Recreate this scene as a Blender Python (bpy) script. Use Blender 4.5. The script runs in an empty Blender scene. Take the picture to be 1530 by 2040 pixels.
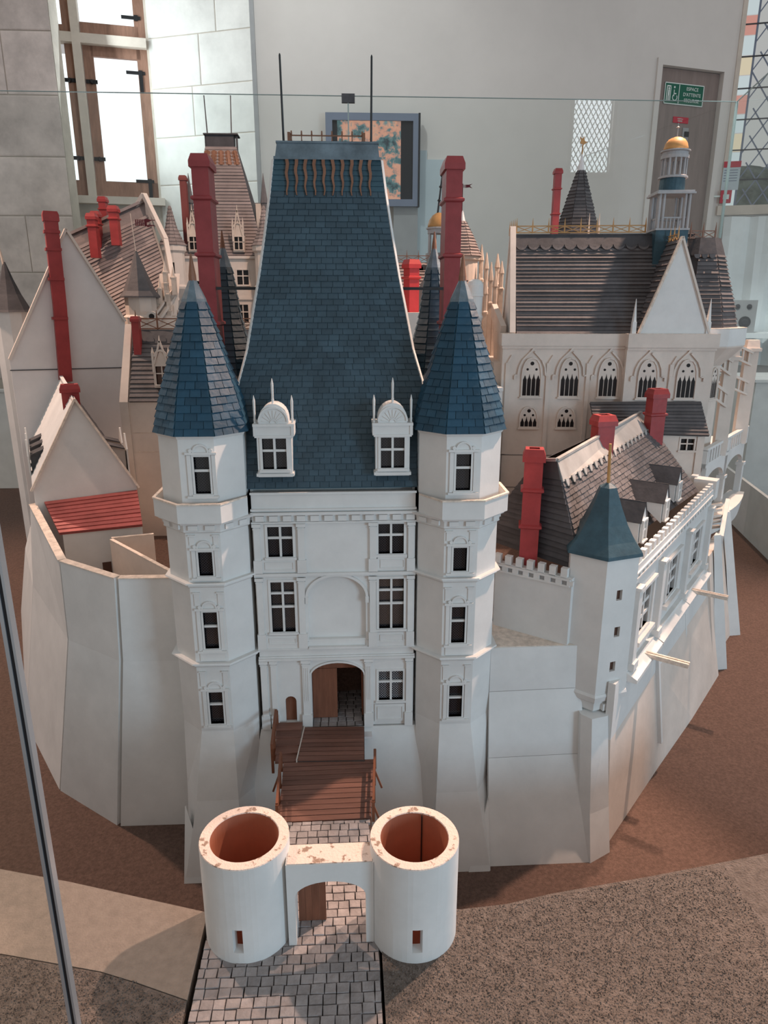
import bpy, bmesh, math, random
from mathutils import Vector as V, Matrix
random.seed(7)
S = bpy.context.scene
COL = S.collection
# ------------------------------------------------------------------ camera
TH, YAW, F = math.radians(16.5), math.radians(3.0), 1400.0
CP = V((.036, -1.521, 1.0))
cd = bpy.data.cameras.new('camera'); cam = bpy.data.objects.new('camera', cd); COL.objects.link(cam)
cd.sensor_fit = 'VERTICAL'; cd.sensor_height = 36.0; cd.lens = 36.0 * F / 2040
cd.clip_start = .05; cd.clip_end = 200
cam.location = CP
cam.rotation_euler = (math.pi/2 - TH, 0, -YAW)
S.camera = cam
# ------------------------------------------------------------------ world, lamps, exposure
W = bpy.data.worlds.new('world'); S.world = W; W.use_nodes = True
bg = W.node_tree.nodes['Background']; bg.inputs[0].default_value = (1.0, .972, .96, 1); bg.inputs[1].default_value = .46
def spot(name, loc, aim, power, col, size=.05, ang=60, blend=.5):
    l = bpy.data.lights.new(name, 'SPOT'); l.energy = power; l.color = col; l.shadow_soft_size = size
    l.spot_size = math.radians(ang); l.spot_blend = blend
    o = bpy.data.objects.new(name, l); COL.objects.link(o); o.location = loc
    o.rotation_euler = (V(aim) - V(loc)).to_track_quat('-Z', 'Y').to_euler(); return o
def area(name, loc, aim, power, col, sx, sy):
    l = bpy.data.lights.new(name, 'AREA'); l.energy = power; l.color = col; l.shape = 'RECTANGLE'; l.size = sx; l.size_y = sy
    o = bpy.data.objects.new(name, l); COL.objects.link(o); o.location = loc
    o.rotation_euler = (V(aim) - V(loc)).to_track_quat('-Z', 'Y').to_euler(); return o
WARM = (1, .67, .51)
spot('ceiling_and_fill_spot', (1.66, .60, 2.42), (.02, -.45, 0), 330, WARM, .03, 43, .35)
spot('ceiling_and_fill_spot', (1.61, 1.29, 2.60), (.85, .95, .5), 270, WARM, .03, 72, .5)
spot('ceiling_and_fill_spot', (-1.95, 1.5, 2.75), (-1.35, .6, -.2), 260, WARM, .03, 88, .7)
spot('ceiling_and_fill_spot', (2.6, 2.2, 3.2), (2.0, 1.4, -.3), 200, WARM, .05, 50, .7)
spot('ceiling_and_fill_spot', (.3, .6, 3.2), (-.62, 2.35, 1.2), 165, WARM, .06, 34, .6)
spot('ceiling_and_fill_spot', (-.5, 2.9, 4.6), (-.25, 5.0, 2.7), 120, (.93, 1, 1), .1, 88, 1)  # unseen fill spot, added to brighten the back wall
spot('ceiling_and_fill_spot', (2.2, 3.1, 3.9), (3.3, 4.3, .9), 260, (.95, 1, 1), .05, 30, .6)  # unseen fill spot, added to give the draped sheet its sunlit look
area('window_daylight', (4.4, -4.48, .98), (0, .2, .3), 118, (.52, .79, 1), 1.7, 1.3)
area('window_daylight', (4.28, -4.48, 3.80), (4.28, 4, 3.80), 34, (.85, .95, 1), .66, 1.2)
area('window_daylight', (-2.0, 4.85, 2.75), (-.6, 4.2, 2.9), 26, (.84, .96, 1), .5, 1.3)
S.view_settings.view_transform = 'Standard'; S.view_settings.look = 'None'
S.view_settings.gamma = 1; S.view_settings.use_curve_mapping = False; S.view_settings.exposure = 0.0

# ------------------------------------------------------------------ measuring helpers
FWD = V((math.sin(YAW)*math.cos(TH), math.cos(YAW)*math.cos(TH), -math.sin(TH)))
RGT = V((math.cos(YAW), -math.sin(YAW), 0)); UPV = RGT.cross(FWD)
def at(px, py, X=None, Y=None, Z=None):
    d = FWD + RGT*((px-765)/F) - UPV*((py-1020)/F)
    t = (X-CP.x)/d.x if X is not None else (Y-CP.y)/d.y if Y is not None else (Z-CP.z)/d.z
    return CP + d*t
# ------------------------------------------------------------------ materials
MATS = {}
def mat(name, col, rough=.6, var=.06, scale=9, bump=0.0, metal=0, spec=.3, stretch=None, rnd=0, col2=None, thr=None, bscale=None):
    m = bpy.data.materials.new(name); m.use_nodes = True; nt = m.node_tree; N = nt.nodes; L = nt.links
    b = N['Principled BSDF']; b.inputs['Roughness'].default_value = rough; b.inputs['Metallic'].default_value = metal
    b.inputs['Specular IOR Level'].default_value = spec
    tc = N.new('ShaderNodeTexCoord'); mp = N.new('ShaderNodeMapping'); L.new(tc.outputs['Object'], mp.inputs[0])
    if stretch: mp.inputs['Scale'].default_value = stretch
    no = N.new('ShaderNodeTexNoise'); no.inputs['Scale'].default_value = scale; no.inputs['Detail'].default_value = 6; no.inputs['Roughness'].default_value = .65
    L.new(mp.outputs[0], no.inputs['Vector'])
    cr = N.new('ShaderNodeValToRGB')
    lo = [c*(1-var*2.2) for c in col]; hi = [min(1, c*(1+var)) for c in col]
    if col2: hi = list(col2)
    a, c = thr if thr else (.3, .7)
    cr.color_ramp.elements[0].position = a; cr.color_ramp.elements[1].position = c
    cr.color_ramp.elements[0].color = (*lo, 1) if not col2 else (*col, 1); cr.color_ramp.elements[1].color = (*hi, 1)
    L.new(no.outputs['Fac'], cr.inputs[0]); out = cr.outputs[0]
    if rnd:
        oi = N.new('ShaderNodeObjectInfo'); ge = N.new('ShaderNodeNewGeometry')
        ad = N.new('ShaderNodeMath'); ad.operation = 'ADD'; L.new(oi.outputs['Random'], ad.inputs[0]); L.new(ge.outputs['Random Per Island'], ad.inputs[1])
        fr = N.new('ShaderNodeMath'); fr.operation = 'FRACT'; L.new(ad.outputs[0], fr.inputs[0])
        mr = N.new('ShaderNodeMapRange'); mr.inputs['To Min'].default_value = 1-rnd; mr.inputs['To Max'].default_value = 1+rnd; L.new(fr.outputs[0], mr.inputs[0])
        hs = N.new('ShaderNodeHueSaturation'); L.new(mr.outputs[0], hs.inputs['Value']); L.new(out, hs.inputs['Color']); out = hs.outputs[0]
    L.new(out, b.inputs['Base Color'])
    if bump:
        n2 = N.new('ShaderNodeTexNoise'); n2.inputs['Scale'].default_value = bscale or scale*4; n2.inputs['Detail'].default_value = 5
        L.new(mp.outputs[0], n2.inputs['Vector'])
        bp = N.new('ShaderNodeBump'); bp.inputs['Strength'].default_value = bump; bp.inputs['Distance'].default_value = .01
        L.new(n2.outputs['Fac'], bp.inputs['Height']); L.new(bp.outputs[0], b.inputs['Normal'])
    MATS[name] = m; return m
def emis(name, col, s):
    m = bpy.data.materials.new(name); m.use_nodes = True; b = m.node_tree.nodes['Principled BSDF']
    b.inputs['Base Color'].default_value = (0, 0, 0, 1); b.inputs['Emission Color'].default_value = (*col, 1); b.inputs['Emission Strength'].default_value = s; return m
def glassm(name, tint, gloss=.06):
    m = bpy.data.materials.new(name); m.use_nodes = True; nt = m.node_tree; N = nt.nodes; L = nt.links; N.clear()
    o = N.new('ShaderNodeOutputMaterial'); t = N.new('ShaderNodeBsdfTransparent'); t.inputs[0].default_value = (*tint, 1)
    g = N.new('ShaderNodeBsdfGlossy'); g.inputs['Roughness'].default_value = .0; mx = N.new('ShaderNodeMixShader')
    lw = N.new('ShaderNodeLayerWeight'); lw.inputs[0].default_value = .5; fr = N.new('ShaderNodeMath'); fr.operation = 'POWER'; fr.inputs[1].default_value = 4.0
    f2 = N.new('ShaderNodeMath'); f2.operation = 'MULTIPLY_ADD'; f2.inputs[1].default_value = .22; f2.inputs[2].default_value = .025
    L.new(lw.outputs['Facing'], fr.inputs[0]); L.new(fr.outputs[0], f2.inputs[0]); fr = f2
    L.new(fr.outputs[0], mx.inputs[0]); L.new(t.outputs[0], mx.inputs[1]); L.new(g.outputs[0], mx.inputs[2]); L.new(mx.outputs[0], o.inputs[0]); return m
def lattice(name, dark, line, step, wid, ang=45, sq=1.0):
    """dark clear sheet printed with a lattice of thin lines"""
    m = bpy.data.materials.new(name); m.use_nodes = True; nt = m.node_tree; N = nt.nodes; L = nt.links
    b = N['Principled BSDF']; b.inputs['Roughness'].default_value = .12; b.inputs['Specular IOR Level'].default_value = .5
    tc = N.new('ShaderNodeTexCoord'); sp = N.new('ShaderNodeSeparateXYZ'); L.new(tc.outputs['Object'], sp.inputs[0])
    def mth(op, a, c=None):
        n = N.new('ShaderNodeMath'); n.operation = op
        for i, v in enumerate((a, c)):
            if v is None: continue
            if isinstance(v, (int, float)): n.inputs[i].default_value = v
            else: L.new(v, n.inputs[i])
        return n.outputs[0]
    u = mth('ADD', sp.outputs[0], mth('MULTIPLY', sp.outputs[1], .8)); z = mth('MULTIPLY', sp.outputs[2], sq)
    ls = []
    for w in (mth('ADD', u, z), mth('SUBTRACT', u, z)):
        f = mth('FRACT', mth('ADD', mth('DIVIDE', w, step), 100.0)); ls.append(mth('LESS_THAN', f, wid))
    f = mth('MAXIMUM', ls[0], ls[1]); mx = N.new('ShaderNodeMix'); mx.data_type = 'RGBA'
    L.new(f, mx.inputs[0]); mx.inputs[6].default_value = (*dark, 1); mx.inputs[7].default_value = (*line, 1)
    L.new(mx.outputs[2], b.inputs['Base Color']); return m

WHITE = mat('white_card', (.70, .70, .685), .65, .05, 7, .06)
CREAM = mat('cream_card', (.68, .60, .535), .65, .06, 8, .06)
GREYC = mat('grey_card', (.72, .695, .69), .7, .05, 4, .06)
EDGE = mat('raw_board_edge', (.74, .64, .55), .8, .14, 60, .2)
BLUET = mat('spire_slate', (.017, .068, .115), .5, .12, 14, .15, rnd=.16, spec=.35)
BLUE = mat('blue_slate', (.044, .080, .106), .5, .12, 14, .15, rnd=.16, spec=.35)
BLUE2 = mat('blue_painted_card', (.040, .090, .120), .5, .15, 20, .1)
LEADC = mat('painted_lead', (.15, .20, .235), .45, .18, 22, .1)
GREY = mat('grey_slate', (.120, .112, .115), .7, .12, 16, .15, rnd=.2)
PINKG = mat('pale_grey_slate', (.27, .225, .215), .7, .1, 16, .15, rnd=.12)
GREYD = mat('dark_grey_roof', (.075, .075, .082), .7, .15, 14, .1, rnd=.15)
FRED = mat('faded_red_paint', (.29, .052, .055), .45, .10, 18, .05)
RED = mat('red_paint', (.34, .045, .045), .42, .10, 18, .05)
REDD = mat('red_roof_strip', (.42, .115, .105), .55, .12, 14, .1, rnd=.12)
WOOD = mat('brown_wood', (.21, .085, .05), .55, .14, 10, .1, stretch=(8, 8, 1))
PLANK = mat('plank_wood', (.19, .092, .068), .6, .14, 8, .12, stretch=(1, 10, 10), rnd=.16)
RAIL = mat('rail_wood', (.20, .075, .04), .5, .12, 12)
INNER = mat('terracotta_liner', (.42, .155, .09), .65, .08, 8)
GOLD = mat('golden_wood', (.50, .27, .10), .5, .12, 20)
BRONZE = mat('brown_spike', (.24, .115, .07), .5, .12, 25)
ROD = mat('dark_rod', (.03, .032, .035), .4, .1, 20)
RIMM = mat('speckled_rim', (.72, .60, .53), .75, 0, 60, .3, col2=(.30, .21, .16), thr=(.56, .62), stretch=(1, 1, 1))
COB = mat('grey_cobble', (.33, .30, .295), .75, .14, 30, .25, rnd=.16)
COBB = mat('cobble_joint', (.06, .05, .045), .9, .1, 30)
CARPET = mat('brown_carpet', (.152, .094, .073), .95, .18, 130, .5, bscale=420)
SAND = mat('sand_ground', (.29, .24, .20), .95, .08, 60, .3, bscale=300)
SOIL = mat('soil_ground', (.12, .096, .082), .95, .10, 60, .8, col2=(.235, .195, .17), bscale=240)
PLAST = mat('plaster_wall', (.69, .645, .605), .8, .03, 1.5, .03)
STONE = mat('limestone', (.72, .615, .56), .85, .12, 5, .5, bscale=14, rnd=.08)
STONE2 = mat('pale_limestone', (.72, .70, .66), .85, .08, 3, .3, bscale=14, rnd=.06)
STONEG = mat('limestone_joint', (.54, .48, .41), .9, .08, 8)
OAK = mat('old_oak_frame', (.33, .18, .125), .6, .15, 6, .1, stretch=(6, 6, 1))
CROSS = mat('pale_mullion_stone', (.66, .58, .50), .7, .06, 6)
IRON = mat('black_iron', (.012, .012, .014), .5, .1, 10)
DOORM = mat('taupe_door', (.26, .205, .185), .45, .08, 4, stretch=(5, 5, .6))
FLOORM = mat('brown_floor', (.20, .125, .09), .7, .12, 5)
TVF = mat('tv_frame', (.19, .22, .29), .35, .03, 5)
BLACK = mat('black_plastic', (.012, .013, .016), .4, .05, 5)
GREYW = mat('grey_board', (.36, .36, .36), .7, .04, 6)
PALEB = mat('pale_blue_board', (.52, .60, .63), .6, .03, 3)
SIGNG = mat('sign_green', (.012, .12, .075), .4, .02, 5)
SIGNW = mat('sign_white', (.72, .78, .74), .5, .02, 5)
SIGNR = mat('sign_red', (.50, .02, .045), .4, .02, 5)
PANE = lattice('leaded_pane', (.010, .009, .011), (.055, .05, .055), .0062, .14)
PANE2 = lattice('bright_leaded_pane', (.012, .011, .013), (.35, .35, .37), .0062, .2)
DARKP = mat('dark_pane', (.014, .012, .013), .2, .1, 10)
BROWNP = mat('brown_pane', (.11, .06, .045), .25, .1, 10)
STONEP = mat('pinnacle_stone', (.62, .52, .44), .7, .1, 14, .1)
GREYST = mat('grey_stone_paint', (.40, .40, .41), .6, .1, 14)
CLOTH = mat('white_sheet', (.82, .86, .86), .8, .04, 4)
GLASS = glassm('case_glass', (.965, .985, .98))
GEDGE = mat('glass_edge', (.35, .43, .42), .2, .03, 5)
ALU = mat('aluminium', (.42, .44, .46), .3, .03, 5, metal=.6)
LEAF = mat('dark_hedge', (.16, .19, .17), .9, .3, 6, .4)

# ------------------------------------------------------------------ building helpers
class Fr:
    """upright frame: u along the wall, d outward, z up"""
    def __init__(s, O, ang):
        a = math.radians(ang); s.O = V((O[0], O[1], 0)); s.u = V((math.cos(a), math.sin(a), 0)); s.n = V((math.sin(a), -math.cos(a), 0))
    def px(s, x, y, d=0):
        r = FWD + RGT*((x-765)/F) - UPV*((y-1020)/F); t = (s.O + s.n*d - CP).dot(s.n)/r.dot(s.n); p = CP + r*t
        return (p - s.O).dot(s.u), p.z
    def __call__(s, u, d, z): return s.O + s.u*u + s.n*d + V((0, 0, z))
WORLD = lambda x, y, z: V((x, y, z))
class B:
    def __init__(s, f=WORLD): s.v = []; s.f = []; s.m = f
    def add(s, vs, fs):
        k = len(s.v); s.v += [s.m(*p) for p in vs]; s.f += [tuple(k+i for i in q) for q in fs]; return s
    def box(s, x0, x1, y0, y1, z0, z1):
        return s.add([(x, y, z) for z in (z0, z1) for y in (y0, y1) for x in (x0, x1)],
                     [(0, 2, 3, 1), (4, 5, 7, 6), (0, 1, 5, 4), (2, 6, 7, 3), (0, 4, 6, 2), (1, 3, 7, 5)])
    def loft(s, rings, cap0=True, cap1=True):
        n = len(rings[0]); vs = [p for r in rings for p in r]; fs = []
        for k in range(len(rings)-1):
            for i in range(n):
                j = (i+1) % n; fs.append((k*n+i, k*n+j, (k+1)*n+j, (k+1)*n+i))
        if cap0: fs.append(tuple(range(n))[::-1])
        if cap1: fs.append(tuple((len(rings)-1)*n+i for i in range(n)))
        return s.add(vs, fs)
    def prism(s, poly, z0, z1, poly2=None):
        return s.loft([[(x, y, z0) for x, y in poly], [(x, y, z1) for x, y in (poly2 or poly)]])
    def ext(s, poly, d0, d1):
        """polygon in (u,z) pushed from d0 to d1"""
        return s.loft([[(x, d0, z) for x, z in poly], [(x, d1, z) for x, z in poly]])
    def lathe(s, c, prof, n=16, ph=0, sq=1):
        rings = [[(c[0]+r*math.cos(ph+2*math.pi*i/n), c[1]+r*sq*math.sin(ph+2*math.pi*i/n), z) for i in range(n)] for r, z in prof]
        return s.loft(rings)
    def bar(s, p, q, w, h=None):
        p, q = V(p), V(q); h = h or w; d = (q-p).normalized(); a = d.cross(V((0, 0, 1)))
        a = V((1, 0, 0)) if a.length < 1e-4 else a.normalized(); b = a.cross(d).normalized()
        r = lambda c: [tuple(c+a*(i*w/2)+b*(j*h/2)) for i, j in ((-1, -1), (1, -1), (1, 1), (-1, 1))]
        return s.loft([r(p), r(q)])
    def rod(s, p, q, r0, r1=None, n=6):
        p, q = V(p), V(q); r1 = r0 if r1 is None else r1; d = (q-p).normalized(); a = d.orthogonal().normalized(); b = d.cross(a)
        r = lambda c, k: [tuple(c+a*(k*math.cos(2*math.pi*i/n))+b*(k*math.sin(2*math.pi*i/n))) for i in range(n)]
        return s.loft([r(p, r0), r(q, r1)])
    def slab(s, a, b, c, d, t, lift=0.0):
        """thin tile on the quad a b (lower edge) c d (upper edge), standing t proud at its lower edge"""
        a, b, c, d = map(V, (a, b, c, d)); n = (b-a).cross(d-a).normalized()
        lo, hi = n*(t+lift), n*(t*.25+lift); q = n*lift
        return s.add([tuple(x) for x in (a+q, b+q, c+q, d+q, a+lo, b+lo, c+hi, d+hi)],
                     [(0, 3, 2, 1), (4, 5, 6, 7), (0, 1, 5, 4), (1, 2, 6, 5), (2, 3, 7, 6), (3, 0, 4, 7)])
    def wall(s, u0, u1, z0, z1, holes, t, d=0):
        us = sorted({u0, u1, *[h[0] for h in holes], *[h[1] for h in holes]}); zs = sorted({z0, z1, *[h[2] for h in holes], *[h[3] for h in holes]})
        us = [u for u in us if u0 <= u <= u1]; zs = [z for z in zs if z0 <= z <= z1]
        for i in range(len(us)-1):
            k = 0
            while k < len(zs)-1:
                def solid(k): 
                    um, zm = (us[i]+us[i+1])/2, (zs[k]+zs[k+1])/2
                    return not any(h[0] < um < h[1] and h[2] < zm < h[3] for h in holes)
                if not solid(k): k += 1; continue
                e = k
                while e+1 < len(zs)-1 and solid(e+1): e += 1
                s.box(us[i], us[i+1], d-t, d, zs[k], zs[e+1]); k = e+1
        return s
    def mesh(s, name, o=V((0, 0, 0)), recalc=True, smooth=False):
        me = bpy.data.meshes.new(name); me.from_pydata([v-o for v in s.v], [], s.f)
        if recalc:
            bm = bmesh.new(); bm.from_mesh(me); bmesh.ops.recalc_face_normals(bm, faces=bm.faces); bm.to_mesh(me); bm.free()
        if smooth == 'auto':
            bm = bmesh.new(); bm.from_mesh(me); bmesh.ops.remove_doubles(bm, verts=bm.verts, dist=1e-5)
            for f in bm.faces: f.smooth = True
            for e in bm.edges: e.smooth = len(e.link_faces) == 2 and e.calc_face_angle(0) < .5
            bm.to_mesh(me); bm.free()
        elif smooth:
            for p in me.polygons: p.use_smooth = True
        return me
    def put(s, name, m, parent=None, recalc=True, smooth=False, kind=None):
        o = V(parent.get('o', (0, 0, 0))) if parent else V((0, 0, 0))
        ob = bpy.data.objects.new(name, s.mesh(name, o, recalc, smooth)); ob.data.materials.append(m); COL.objects.link(ob)
        if parent: ob.parent = parent; ob['o'] = tuple(o)
        if kind: ob['kind'] = kind
        return ob
def thing(name, label, cat, loc=(0, 0, 0), group=None):
    o = bpy.data.objects.new(name, None); COL.objects.link(o); o.location = loc; o['o'] = tuple(loc)
    o.empty_display_size = .02
    o['label'] = label; o['category'] = cat
    if group: o['group'] = group
    return o
def tag(o, label, cat, group=None):
    o['label'] = label; o['category'] = cat
    if group: o['group'] = group
    return o
def struct(o): o['kind'] = 'structure'; return o

def tiles(parent, name, m, quads, t, limit=300, gap=.0006):
    """each quad (a,b,c,d) a tile of its own up to LIMIT nearest the visitor, the rest one joined part"""
    quads = sorted(quads, key=lambda q: (V(q[0])-CP).length)
    def shr(q):
        a, b, c, d = map(V, q); e = (b-a).normalized()*gap
        return a+e, b-e, c-e, d+e
    for q in quads[:limit]: B().slab(*shr(q), t*random.uniform(.75, 1.25)).put(name, m, parent, recalc=False)
    if len(quads) > limit:
        r = B()
        for q in quads[limit:]: r.slab(*shr(q), t)
        r.put(name+'_field', m, parent, recalc=False, kind='stuff')
def lerp(a, b, t): return tuple(x+(y-x)*t for x, y in zip(a, b))
def rowquads(rows, w, jit=.12):
    """rows: list of (left_low, right_low, right_high, left_high); cut each into staggered tiles about w wide"""
    out = []
    for k, (a, b, c, d) in enumerate(rows):
        L = (V(b)-V(a)).length; n = max(1, round(L/w)); cuts = [0]
        for i in range(1, n): cuts.append((i + (.25 if k % 2 else -.25) + random.uniform(-jit, jit))/n)
        if k % 2 and n > 1: cuts = [c_ for c_ in cuts]
        cuts.append(1)
        for i in range(len(cuts)-1):
            s0, s1 = cuts[i], cuts[i+1]; out.append((lerp(a, b, s0), lerp(a, b, s1), lerp(d, c, s1), lerp(d, c, s0)))
    return out
def rows_between(a, b, c, d, n):
    return [(lerp(a, d, i/n), lerp(b, c, i/n), lerp(b, c, (i+1)/n), lerp(a, d, (i+1)/n)) for i in range(n)]
def ngon(c, r, n, ph=0): return [(c[0]+r*math.cos(ph+2*math.pi*i/n), c[1]+r*math.sin(ph+2*math.pi*i/n)) for i in range(n)]
def octa(c, ap): return ngon(c, ap/math.cos(math.pi/8), 8, math.pi/8)

def window(parent, fr, u, z, w, h, cols=2, zsplit=(.62,), d=0, fw=.006, bar=.0042, pane=PANE, m=WHITE, rec=.010, name='window', sill=True):
    """casing with mullions; every light its own pane. (u,z) lower left of the opening"""
    b = B(fr)
    b.box(u-fw, u, d-rec, d+.002, z-fw, z+h+fw); b.box(u+w, u+w+fw, d-rec, d+.002, z-fw, z+h+fw)
    b.box(u, u+w, d-rec, d+.002, z+h, z+h+fw); b.box(u, u+w, d-rec, d+.002, z-fw, z)
    if sill: b.box(u-fw*1.3, u+w+fw*1.3, d, d+.0055, z-fw-.001, z-.001)
    us = [u + w*i/cols for i in range(cols+1)]; zs = [z] + [z+h*s for s in zsplit] + [z+h]
    for x in us[1:-1]: b.box(x-bar/2, x+bar/2, d-rec*.75, d-rec*.1, z, z+h)
    for y in zs[1:-1]: b.box(u, u+w, d-rec*.75, d-rec*.15, y-bar/2, y+bar/2)
    o = b.put(name, m, parent)
    for i in range(cols):
        for k in range(len(zs)-1):
            B(fr).box(us[i], us[i+1], d-rec-.001, d-rec+.0005, zs[k], zs[k+1]).put('pane', pane, o)
    return o
def arc(cx, cz, rx, rz, a0, a1, n): return [(cx+rx*math.cos(math.radians(a0+(a1-a0)*i/n)), cz+rz*math.sin(math.radians(a0+(a1-a0)*i/n))) for i in range(n+1)]
def archband(b, cx, cz, r0, r1, d0, d1, n=10, a0=0, a1=180):
    p0, p1 = arc(cx, cz, r0, r0, a0, a1, n), arc(cx, cz, r1, r1, a0, a1, n)
    for i in range(n): b.ext([p0[i], p1[i], p1[i+1], p0[i+1]], d0, d1)
def archfill(b, u0, u1, zs, rise, zt, d0, d1, n=12):
    """wall above an arched opening (springing zs, rise) up to zt"""
    c = (u0+u1)/2; r = (u1-u0)/2; p = arc(c, zs, r, rise, 180, 0, n)
    for i in range(n): b.ext([p[i], p[i+1], (p[i+1][0], zt), (p[i][0], zt)], d0, d1)

def chimney(parent, c, w, dp, z0, z1, bands=(), m=RED, ang=0, name='chimney', flue=True):
    """square stack with moulded bands and a flared cap with a dark flue slot"""
    f = Fr(c, ang); b = B(f); R = lambda k, q, z: [(-w/2*k-q, -dp/2*k-q, z), (w/2*k+q, -dp/2*k-q, z), (w/2*k+q, dp/2*k+q, z), (-w/2*k-q, dp/2*k+q, z)]
    ch = min(w, dp); hc = ch*.75
    b.loft([R(1, 0, z0), R(1, 0, z1-hc), R(1, ch*.13, z1-hc), R(1, ch*.13, z1-hc*.55), R(1, -ch*.02, z1), R(.55, 0, z1), R(.55, 0, z1-.008)])
    for z in bands: b.loft([R(1, 0, z-ch*.14), R(1, ch*.14, z-ch*.05), R(1, ch*.14, z+ch*.08), R(1, 0, z+ch*.16)])
    o = b.put(name, m, parent)
    if flue: B(f).box(-w*.3, w*.3, -dp*.3, dp*.3, z1-.012, z1-.006).put('flue', BLACK, o)
    return o
def crest(parent, p, q, h, n, m=GOLD, t=.003, spike=1.7, name='cresting', rails=True):
    """cut-out wooden cresting: spiked posts, two rails and crossed braces"""
    b = B(); p, q = V(p), V(q); Z = V((0, 0, 1))
    for i in range(n+1):
        c = p.lerp(q, i/n); b.bar(c, c+Z*h, t*1.3); b.rod(c+Z*h, c+Z*h*spike, t*.9, t*.15, 4)
    b.bar(p+Z*h*.95, q+Z*h*.95, t); b.bar(p+Z*h*.08, q+Z*h*.08, t)
    for i in range(n):
        a, c = p.lerp(q, i/n), p.lerp(q, (i+1)/n)
        b.bar(a+Z*h*.1, c+Z*h*.9, t*.7); b.bar(a+Z*h*.9, c+Z*h*.1, t*.7)
    return b.put(name, m, parent)
def courses(parent, quads_list, n, t, m, name='slate_course', limit=300):
    """long roof courses, each a strip of its own"""
    qs = [r for q in quads_list for r in rows_between(*q, n)]
    tiles(parent, name, m, qs, t, limit, gap=0)
def conequads(c, prof, n, ph, faces, nrow, r_of=None):
    """rows per facet on a faceted cone; prof list of (r,z) bottom to top"""
    zs = [z for r, z in prof]
    def rad(z):
        for (r0, z0), (r1, z1) in zip(prof, prof[1:]):
            if z0 <= z <= z1: return r0+(r1-r0)*(z-z0)/(z1-z0)
        return prof[-1][0]
    P = lambda i, z: (c[0]+rad(z)*math.cos(ph+2*math.pi*i/n), c[1]+rad(z)*math.sin(ph+2*math.pi*i/n), z)
    out = []
    for i in faces:
        rr = []
        for k in range(nrow):
            a, b = zs[0]+(zs[-1]-zs[0])*k/nrow, zs[0]+(zs[-1]-zs[0])*(k+1)/nrow
            rr.append((P(i, a), P(i+1, a), P(i+1, b), P(i, b)))
        out.append(rr)
    return out

# ================================================================== THE ROOM
FLZ = -.62
struct(B().box(-4.5, 5.5, -3.5, 7.0, FLZ-.05, FLZ).put('floor', FLOORM))
def blocks(parent, fr, u0, u1, z0, z1, rows, wmin, wmax, t, skip=(), m=None):
    hz = (z1-z0)/rows
    for k in range(rows):
        u = u0
        while u < u1-.02:
            w = min(random.uniform(wmin, wmax), u1-u)
            if u1-u-w < wmin*.4: w = u1-u
            za, zb = z0+k*hz+.004, z0+(k+1)*hz-.004
            if not any(a < u+w/2 < b and c < (za+zb)/2 < d for a, b, c, d in skip):
                dd = t*random.uniform(.6, 1.1)
                B(fr).loft([[(u+.004, 0, za), (u+w-.004, 0, za), (u+w-.004, 0, zb), (u+.004, 0, zb)], [(u+.004, dd*.7, za), (u+w-.004, dd*.7, za), (u+w-.004, dd*.7, zb), (u+.004, dd*.7, zb)],
                            [(u+.012, dd, za+.008), (u+w-.012, dd, za+.008), (u+w-.012, dd, zb-.008), (u+.012, dd, zb-.008)]]).put('stone_block', m or STONE, parent)
            u += w
# plaster wall behind the case
WB = 5.0
wb = struct(B().box(-.66, 2.43, WB, WB+.12, FLZ, 4.6).put('wall_back', PLAST))
fd = Fr((2.43, WB), 15)
u0, zt = fd.px(1318, 130); u1, _ = fd.px(1440, 145)
wd = struct(B(fd).wall(0, u1+.10, FLZ, 4.6, [(u0, u1, FLZ, zt)], .16).put('wall_back_right', PLAST))
B(fd).box(u0-.05, u0, 0, .02, FLZ, zt+.05).box(u1, u1+.05, 0, .02, FLZ, zt+.05).box(u0, u1, 0, .02, zt, zt+.05).put('trim', PLAST, wd)
door = struct(B(fd).box(u0+.005, u1-.005, -.07, -.03, FLZ+.01, zt-.005).put('door_1', DOORM))
pu, pz = fd.px(1364, 268, -.03); B(fd).box(pu-.03, pu+.03, -.03, -.022, pz-.05, pz+.05).put('door_lock', GREYW, door)
B(fd).box(pu-.012, pu+.03, -.022, -.012, pz-.02, pz+.02).put('lock_cover', BLACK, door)
# emergency space sign and small red sign on the door
def flat_sign(name, label, fr, d, tl, br, base, lines, m2, frame=True):
    (a, z1), (b, z0) = fr.px(*tl, d), fr.px(*br, d)
    t = thing(name, label, 'sign', fr((a+b)/2, d, z0))
    B(fr).box(a, b, d, d+.004, z0, z1).put('plate', base, t)
    if frame:
        e = .007; B(fr).box(a, b, d+.004, d+.0055, z1-e, z1).box(a, b, d+.004, d+.0055, z0, z0+e).box(a, a+e, d+.004, d+.0055, z0, z1).box(b-e, b, d+.004, d+.0055, z0, z1).put('border', m2, t)
    for txt, fu, fz, hh, fw in lines:
        cu = bpy.data.curves.new('lettering', 'FONT'); cu.body = txt; cu.size = (z1-z0)*hh*1.35; cu.align_x = 'CENTER'; cu.align_y = 'CENTER'; cu.extrude = .0008
        o = bpy.data.objects.new('lettering', cu); COL.objects.link(o); cu.materials.append(m2)
        p = fr(a+(b-a)*fu, d+.0055, z0+(z1-z0)*fz) - V(t['o'])
        R = Matrix((fr.u, V((0, 0, 1)), fr.n)).transposed().to_4x4(); R.translation = p; M = R @ Matrix.Diagonal((fw, 1, 1, 1))
        me = bpy.data.meshes.new_from_object(o.evaluated_get(bpy.context.evaluated_depsgraph_get())); bpy.data.objects.remove(o)
        o = bpy.data.objects.new('lettering', me); COL.objects.link(o); o.parent = t; o.matrix_local = M
    return t, a, b, z0, z1
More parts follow.
